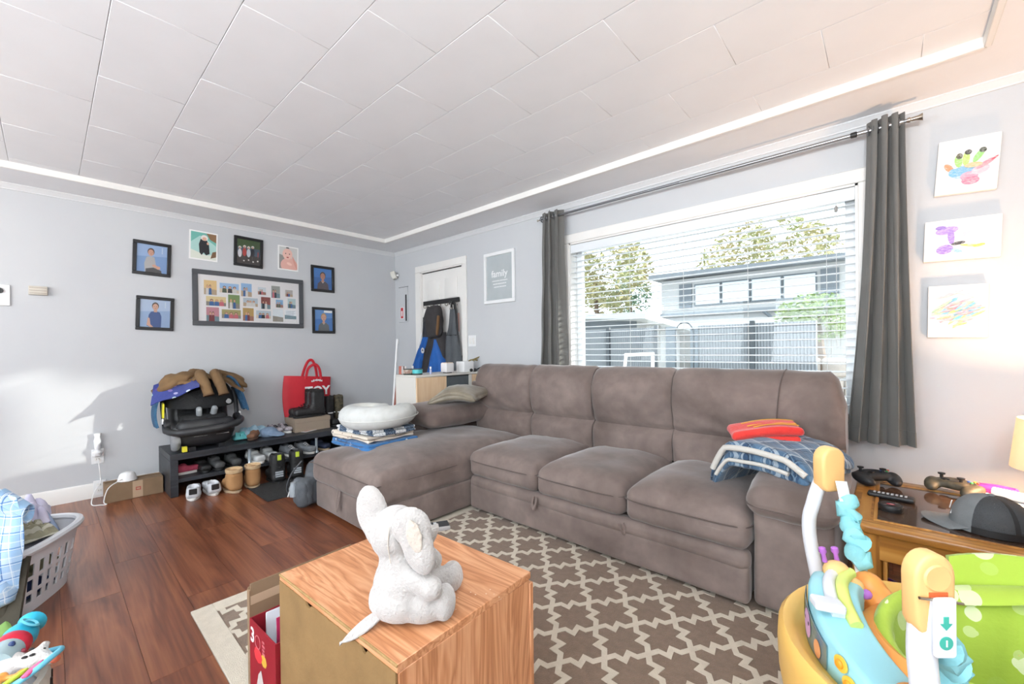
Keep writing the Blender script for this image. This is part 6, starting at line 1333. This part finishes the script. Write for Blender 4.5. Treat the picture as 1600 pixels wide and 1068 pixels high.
o = thing('pink_pouch', 'bright pink pouch behind the trucker cap', 'pouch', (.325, 2.655, TZ + .019), (0, 0, -10)); mk('pouch', soft(.12, .05, .03, .012, 5, (0, 0, .006), (0, 0, .017)), mat('pink_plastic', '#e0328a', .4), o); mk('zip', tube([(-.05, -.012, .034), (.05, -.012, .034)], .003, 6), mat('pink_dark', '#a81f64', .5), o)
o = thing('white_notebook', 'white spiral notebook at the back of the end table', 'notebook', (.352, 2.585, TZ + .0015), (0, 0, 4)); mk('pages', bx(-.072, .072, -.1, .1, 0, .018, .002, 1), m_mat, o); mk('cover', bx(-.074, .074, -.102, .102, .018, .0205), mat('cover_white', '#e4e6e8', .5), o)
for k in range(9): mk('spiral_ring', tf(lathe([(.008, -.001), (.01, 0), (.008, .001), (.006, 0), (.008, -.001)], 12, False), (-.074, -.088 + k * .022, .012), (90, 0, 0)), m_chrome, o)
o = thing('rolled_paper', 'rolled white paper lying on the notebook', 'paper roll', (.365, 2.56, TZ + .042), (0, 0, -28)); mk('roll', tf(lathe([(.017, -.065), (.019, -.065), (.019, .065), (.017, .065), (.017, -.065)], 20, False), rot=(0, 90, 0)), m_wfr, o)
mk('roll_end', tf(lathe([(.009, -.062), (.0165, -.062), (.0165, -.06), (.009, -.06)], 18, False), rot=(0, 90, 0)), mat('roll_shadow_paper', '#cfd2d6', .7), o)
# games and cable under the table
def gamebox(label, loc, rz, sx_, sy_, sz_, c, deco):
    t = thing('board_game_box', label, 'board game', loc, (0, 0, rz), 'board games under the end table'); mk('tray', bx(-sx_ / 2 + .003, sx_ / 2 - .003, -sy_ / 2 + .003, sy_ / 2 - .003, 0, sz_ * .5), m_mat, t); mk('lid', bx(-sx_ / 2, sx_ / 2, -sy_ / 2, sy_ / 2, sz_ * .15, sz_, .002, 1), mat('game_' + c[1:], c, .4), t); deco(t, sz_ + .0006); return t
def deco1(t, z): 
    mk('title_band', bx(-.17, .17, .075, .125, z - .0004, z + .0004), m_wfr, t); mk('lettering', tf(text('BATTLESHIP', .05, .0008, bold=.003), (0, .098, z + .001)), m_dark, t)
    art('cover_print', [(poly([(-.17, -.125), (.17, -.125), (.17, .05), (-.17, .05)]), '#2b2f38'), (poly([(-.17, -.05), (.17, .0), (.17, .012), (-.17, -.038)]), '#c86a5a'), (disc(-.08, -.02, .03, .03), '#5a7a9a'), (disc(.04, -.07, .05, .03), '#48566a')], t, z + .0006)
gamebox('dark board game box with white title band under the end table', (.30, 2.56, 0), -4, .40, .27, .075, '#23262c', deco1)
def deco2(t, z): art('cover_print', [(rect(-.12, -.12, .12, .12), '#d9541f'), (disc(-.05, .05, .025, .02), '#33231c'), (poly([(-.02, -.1), (.03, .11), (.05, .11), (.0, -.1)]), '#3a2a22'), (disc(.05, -.05, .045, .04), '#caa055'), (disc(.055, -.05, .025, .022), '#4f8fae'), (disc(.06, -.05, .01, .01), '#d9cf4a'), (disc(-.06, -.06, .03, .02), '#5a2c1c')], t, z)
gamebox('orange board game box stacked under the end table', (.42, 2.44, .0765), 8, .26, .26, .05, '#d9541f', deco2)
cb = mk('black_power_cable', tube(smooth_path([(.46, 2.93, .36), (.455, 2.9, .28), (.44, 2.9, .18), (.46, 2.88, .1), (.43, 2.86, .03), (.43, 2.82, .006)], 6), .005, 6), m_dark); tag(cb, 'black power cable hanging down the wall behind the table', 'cable')
cb = mk('black_power_cable', tube(smooth_path([(.14, 2.92, .34), (.135, 2.91, .27), (.12, 2.92, .2), (.125, 2.93, .12)], 6), .005, 6), m_dark); tag(cb, 'short black cable loop behind the left table leg', 'cable')
vt = thing('wall_vent', 'white floor level vent cover under the window wall', 'vent', (-.02, YB - .017, .16), WB); mk('plate', bx(-.09, .09, -.05, .06, 0, .008, .002, 1), m_wfr, vt)
for k in range(4): mk('slat', bx(-.075, .03, -.03 + k * .02, -.022 + k * .02, .008, .011), m_white, vt)
mk('dark_slot', bx(-.085, .02, -.048, -.036, .008, .009), m_dark, vt)
tp = thing('purple_toy_cup', 'purple and red toy cup on the floor under the table', 'toy', (-.03, 2.45, 0), (0, 25, 0)); mk('cup', lathe([(.0, .01), (.03, .01), (.035, .03), (.042, .09), (.04, .092), (.032, .03), (0, .02)], 20), m_tr, tp); mk('rim', tf(lathe([(.036, 0), (.044, 0), (.044, .008), (.036, .008), (.036, 0)], 20, False), (0, 0, .088)), mat('toy_purple', '#6a2f86', .4), tp)
# ================================================================== baby jumper
jp = thing('baby_jumper', 'yellow and orange baby jumper with green seat beside the sofa', 'baby jumper', (.13, 1.29, 0), (0, 0, 42.05))
m_y = mat('jumper_yellow', '#e9bd69', .4, c2='#e6b861', sc_=3); m_o = mat('jumper_orange', '#eea051', .38, c2='#eb984a', sc_=3); m_cap_o = mat('jumper_cap_orange', '#edbd7c', .42); m_b = mat('jumper_blue', '#9bd2dc', .38, c2='#92cbd6', sc_=3); m_wp = mat('jumper_white', '#dfe2e8', .4)
n = 48
def egg(r, z, n=n, k=.0): return [(r * math.cos(a) * (1 + k * math.cos(a)), r * math.sin(a), z) for a in [2 * PI * i / n for i in range(n)]]
def loft(rings):
    V = [p for r in rings for p in r]; n_ = len(rings[0]); F = []
    for j in range(len(rings) - 1):
        for i in range(n_): F.append((j * n_ + i, j * n_ + (i + 1) % n_, (j + 1) * n_ + (i + 1) % n_, (j + 1) * n_ + i))
    return V, F
mk('tray_shell', loft([egg(.27, .24), egg(.31, .23), egg(.338, .27), egg(.35, .34), egg(.353, .41), egg(.351, .443), egg(.341, .455), egg(.327, .452), egg(.314, .44), egg(.298, .425), egg(.25, .42), egg(.20, .42), egg(.198, .34), egg(.27, .24)]), m_y, jp)
mk('tray_badge', tf(lathe([(0, 0), (.011, 0), (.011, .002), (0, .002)], 20), (-.338, -.085, .38), (0, -80, 15)), mat('badge_red', '#b8443c', .4), jp)
# strap mounts rising from the tray
mounts = [(-.03, .255, 1), (-.205, -.142, 0), (.32, -.14, 0)]
for (a, b, q) in mounts:
    d = Vector((a, b, 0)).normalized(); mk('strap_mount', blob([ell(.045, .045, .055, (a * .93, b * .93, .475)), ell(.045, .045, .04, (a * .8, b * .8, .465)), ell(.07, .055, .025, (a * .9, b * .9, .435))], .008, 4), m_o, jp)
# green seat
m_gs = speck('seat_green_print', '#a4be42', ['#e2eac0', '#a4be42', '#dde7b6', '#e2eac0'], 17, .36, .85, .15)
m_teal = mat('seat_teal_piping', '#58b8c4', .8)
def rimpt(a): r = .155; return (r * (1.15 if math.cos(a) < 0 else 1.15 + .4 * math.cos(a)) * math.cos(a) + .035, r * math.sin(a), .525 + .045 * math.cos(a) + .012 * math.cos(3 * a))
def kring(k, z): return [((rimpt(a)[0] - .035) * (1 + (k - 1) * (1 - .55 * max(0, math.cos(a)))) + .035, rimpt(a)[1] * k, z) for a in [2 * PI * i / 48 for i in range(48)]]
mk('seat_ring', loft([kring(1.32, .42), kring(1.39, .435), kring(1.37, .46), kring(1.26, .482), kring(1.13, .487), kring(1.045, .478), kring(1.03, .44), kring(1.1, .42), kring(1.32, .42)]), m_o, jp)
def bucket(u, v):
    a = 2 * PI * u; p = rimpt(a); k = 1 - .55 * v ** 1.5; w_ = .008 * math.sin(11 * a) * math.sin(PI * v); return ((p[0] - .03) * k + .03 + w_, p[1] * k + w_, p[2] - .30 * v ** 1.1)
mk('seat_sling', sheet(bucket, 48, 16, .008), m_gs, jp, 80)
def flare(a, s): q = min(1, max(0, (math.cos(a - R(-25)) + .55) / .8)); return 1 + (s - 1) * (1 + 1.6 * q * q * (3 - 2 * q))
mk('seat_collar', loft([[((rimpt(a)[0] - .035) * flare(a, s) + .035, rimpt(a)[1] * flare(a, s), rimpt(a)[2] + dz) for a in [2 * PI * i / 48 for i in range(48)]] for s, dz in ((1.14, -.075), (1.17, -.045), (1.13, -.008), (1.04, .008), (.96, .0), (.93, -.02))]), m_gs, jp, 80)
mk('piping', tube([((rimpt(a)[0] - .035) * flare(a, 1.17) + .035, rimpt(a)[1] * flare(a, 1.17), rimpt(a)[2] - .05) for a in [2 * PI * i / 48 for i in range(48)]], .007, 8, True), m_teal, jp)
def headrest(u, v): a = R(-62 + 124 * u); r = .19 + .02 * v; return (r * 1.4 * math.cos(a) + .01, r * 1.1 * math.sin(a), .50 + .13 * v * math.cos(a * .8) + .006 * math.sin(9 * u))
mk('backrest', sheet(headrest, 28, 8, .022), m_gs, jp, 80)
# blue toy console on the left
def cons(z0, z1, grow, cut=0):
    P = []
    for i in range(15): a = R(118 + 82 * i / 14); P.append(((.288 + grow) * math.cos(a), (.288 + grow) * math.sin(a)))
    for i in range(15): a = R(200 - 82 * i / 14); P.append(((.19 - grow) * math.cos(a), (.19 - grow) * math.sin(a)))
    return P
outp = cons(0, 0, 0); N_ = len(outp)
def conz(i):
    k = i if i < 15 else 29 - i; t = k / 14; return .545 - .075 * max(0, t - .35) ** 1.1 / .6 - .02 * (1 - min(1, t / .12))
V = [(p[0] * 1.015, p[1] * 1.015, .418) for p in outp] + [(p[0], p[1], conz(i)) for i, p in enumerate(outp)]
F = [(i, (i + 1) % N_, N_ + (i + 1) % N_, N_ + i) for i in range(N_)] + [(N_ + k, N_ + k + 1, N_ + 28 - k, N_ + 29 - k) for k in range(14)] + [(k, 29 - k, 28 - k, k + 1) for k in range(14)]
con = mk('toy_console', bev((V, F), .012, 3, 35), m_b, jp, 50)
def arcbar(r, a0, a1, dz, rad, flat=1.0, n_=16): return tube([(r * math.cos(R(a0 + (a1 - a0) * i / n_)), r * math.sin(R(a0 + (a1 - a0) * i / n_)), .545 - .075 * max(0, ((a0 + (a1 - a0) * i / n_) - 118) / 82 - .35) ** 1.1 / .6 + dz) for i in range(n_ + 1)], rad, 10, False, flat)
mk('white_bar', arcbar(.247, 121, 165, .004, .013), m_wp, con); mk('lime_bar', arcbar(.222, 119, 170, .006, .013), mat('jumper_lime', '#d3e37a', .4), con)
mk('white_key', tf(soft(.06, .04, .02, .006, 3), (-.255, .075, .545), (0, 5, -15)), m_wp, con)
def stick(u, v): a = R(138 + 36 * u); t = (138 + 36 * u - 118) / 82; zt = .545 - .075 * max(0, t - .35) ** 1.1 / .6; return (.2935 * math.cos(a), .2935 * math.sin(a), .43 + (zt - .025 - .43) * v)
mk('picture_sticker', sheet(stick, 16, 4, .0015), mat('sticker_grey_green', '#7f8a72', .5, c2='#5d6f86', sc_=20), con)
def on_face(a, z, r=.2952): return (r * math.cos(R(a)), r * math.sin(R(a)), z)
mk('sticker_print', tf(disc(0, 0, .028, .032, 0, 16), on_face(156, .475), (90, 0, 156 + 90)), mat('hippo_lilac', '#c9a0cf', .5), con); mk('sticker_print', tf(disc(0, 0, .018, .03, 0, 16), on_face(143, .485, .2955), (90, 0, 233)), mat('leaf_sticker', '#4f8a3f', .5), con)
for a in (152.5, 158.5): mk('sticker_print', tf(disc(0, 0, .004, .005, 0, 10), on_face(a, .48, .2965), (90, 0, a + 90)), m_dark, con)
mk('sticker_print', tf(disc(0, 0, .015, .02, 0, 12), on_face(168, .455, .2962), (90, 0, 168 + 90)), mat('sticker_peach', '#d99a6a', .5), con)
for k, (a, z) in enumerate(((182, .475), (186, .447))):
    pz_ = mk('button_plate', tf(lathe([(0, 0), (.016, 0), (.016, .003), (0, .003)], 18), on_face(a, z, .2915), (0, 90, a), (1, 1, 1)), mat('plate_yellow', '#e9c24a', .4), con); mk('push_button', tf(lathe([(.008, 0), (.009, .003), (.007, .007), (0, .008)], 16), on_face(a, z, .294), (0, 90, a)), mat('btn_orange', '#e59a2a', .4), pz_)
# giraffe toy on the tray
gf = mk('animal_toy', blob([ell(.032, .027, .027, (-.135, .205, .55)), ell(.026, .022, .02, (-.112, .182, .525)), ell(.028, .028, .045, (-.115, .215, .50)), ell(.028, .028, .03, (-.09, .21, .49))], .006, 3), m_cap_o, jp)
for dx in (-.012, .02): mk('horn', tf(lathe([(.006, 0), (.005, .02), (.009, .026), (.008, .036), (0, .04)], 12), (-.145 + dx, .215, .57), (0, -12, 0)), mat('jumper_purple', '#b06ac4', .4), gf)
mk('muzzle', ell(.014, .012, .012, (-.092, .167, .512), 12, 8), mat('jumper_purple', '#b06ac4', .4), gf)
# posts, caps and straps
posts = [((-.03, .39), 'rear'), ((-.32, -.22), 'front'), ((.35, -.17), 'side')]
for (a, b), kind in posts:
    d = Vector((a, b, 0)); o_ = d.normalized() * .04
    P = smooth_path([(a * 1.02, b * 1.02, .02), (a, b, .30), (a + (-.035 if kind == 'rear' else o_.x * .3), b + o_.y * .3, .56), (a + (-.03 if kind == 'rear' else o_.x * .3), b, .66), (a, b - (.0), .745)], 8)
    mk('support_post', tube(P, .0185, 14), m_wp, jp)
def cap_at(a, b, z, ang, s=1.0):
    out = [(.047 * math.cos(R(t)), .05 + .047 * math.sin(R(t)) * 1.0) for t in range(0, 181, 15)] + [(-.045, -.04), (-.03, -.066), (.03, -.066), (.045, -.04)]
    V_, F_ = bev(prism(out, -.03, .03), .012, 3, 40); q = tf((V_, F_), (a, b, z), (90, 0, ang), s); c = mk('post_cap', q, m_cap_o, jp, 60); return c
# front cap: the embossed oval and steel pin face the camera
c = cap_at(-.32, -.22, .735, 0, (.66, .77, .5)); mk('embossed_oval', tf(lathe([(0, .002), (.0185, .003), (.021, .0), (.0225, -.002)], 28), (-.32, -.2345, .774), (90, 0, 0), (1, 1, 1)), m_cap_o, c)
mk('steel_pin', tube([(-.352, -.24, .748), (-.286, -.24, .738)], .0022, 8), m_chrome, c); mk('slot', bx(-.333, -.305, -.2365, -.2345, .746, .753), mat('slot_red', '#d8683a', .5), c)
c = cap_at(-.025, .375, .752, 8, (.8, .8, .7)); cap_at(.35, -.17, .735, 60, (.7, .77, .6))
m_web = mat('white_webbing', '#e6eaec', .7, bump=.3, bs=300); m_scr = mat('teal_scrunch', '#8fcdd3', .85, c2='#80c2ca', sc_=20, bump=.3, bs=50)
def strap_set(p0, p1, name_seed):
    p0, p1 = Vector(p0), Vector(p1); L = p1 - p0
    w0 = mk('webbing', tube([tuple(p0), tuple(p0 + L * .25)], .017, 8, False, .14, (0, 1, 0)), m_web, jp); mk('webbing', tube([tuple(p0 + L * .85), tuple(p1)], .017, 8, False, .2, (0, 1, 0)), m_web, jp)
    k = 26; P = [tuple(p0 + L * (.22 + .68 * i / k) + Vector((.011 * math.sin(i * 1.1 + name_seed), .006 * math.cos(i * 1.7), 0))) for i in range(k + 1)]
    mk('spring_cover', tube(P, [.021 + .006 * math.sin(i * 1.9 + name_seed) + .004 * math.sin(i * 3.1) for i in range(k + 1)], 14), m_scr, jp); return w0
w1 = strap_set((-.012, .345, .735), (-.03, .25, .51), 1)
w2 = strap_set((-.30, -.225, .70), (-.205, -.142, .51), 3); strap_set((.33, -.16, .70), (.32, -.14, .51), 5)
tgc = mk('strap_tag', tf(bev(prism(rrect(-.0165, .0165, -.045, .045, .006), -.0022, .0022), .001, 1, 40), (-.318, -.2435, .705), (90, 0, 0)), m_wp, jp)
m_pg = mat('tag_green', '#3fae9a', .6)
mk('tag_symbol', tf(lathe([(0, 0), (.010, 0), (.010, .0008), (0, .0008)], 20), (-.318, -.2458, .683), (90, 0, 0)), m_pg, tgc); mk('tag_symbol', bx(-.3192, -.3168, -.2472, -.2467, .678, .688), m_wp, tgc)
mk('tag_symbol', tf(prism([(-.005, .014), (.005, .014), (.005, .0), (.012, .0), (0, -.013), (-.012, .0), (-.005, .0)], 0, .0008), (-.318, -.2458, .712), (90, 0, 0), (.75, .75, 1)), m_pg, tgc)
# floor base and hanging toy ring
for i in range(3):
    (a, b), (a2, b2) = posts[i][0], posts[(i + 1) % 3][0]; m_ = Vector(((a + a2) / 2, (b + b2) / 2, 0)) * 1.55
    mk('floor_base', tube(smooth_path([(a * 1.02, b * 1.02, .033), (m_.x, m_.y, .033), (a2 * 1.02, b2 * 1.02, .033)], 10), .02, 10), m_wp, jp)
tr_ = mk('toy_ring', tube([(-.225 + .035 * math.cos(t), -.10 + .02 * math.sin(t), .465 + .02 * math.sin(t)) for t in [2 * PI * i / 24 for i in range(24)]], .006, 8, True), mat('ring_caramel', '#c98a4a', .4), jp)
# ================================================================== unseen torchiere lamps added behind the viewpoint for light
def torchiere(label, x, y_, watt, col):
    t = thing('added_floor_lamp', label, 'lamp', (x, y_, 0)); mk('base', lathe([(.13, 0), (.13, .015), (.02, .03), (0, .03)], 28), m_steel, t); mk('pole', cyl(.012, 1.72, 12), m_steel, t)
    mk('bowl', lathe([(.02, 1.70), (.09, 1.73), (.15, 1.80), (.146, 1.80), (.085, 1.74), (.02, 1.715)], 28, False), mat('lamp_bowl', '#e8e0d4', .5), t)
    light('added_lamp_bulb', 'POINT', (x, y_, 1.84), watt, col, .08)
torchiere('unseen torchiere added for warm light by the rear wall', -3.2, -1.5, 26, (1.0, .80, .6))  # unseen lamp added for the warm glow on the left ceiling
torchiere('unseen torchiere added behind the viewpoint as fill light', .38, -.45, 150, (.95, .98, 1.0))  # unseen lamp added as neutral fill to brighten the ceiling
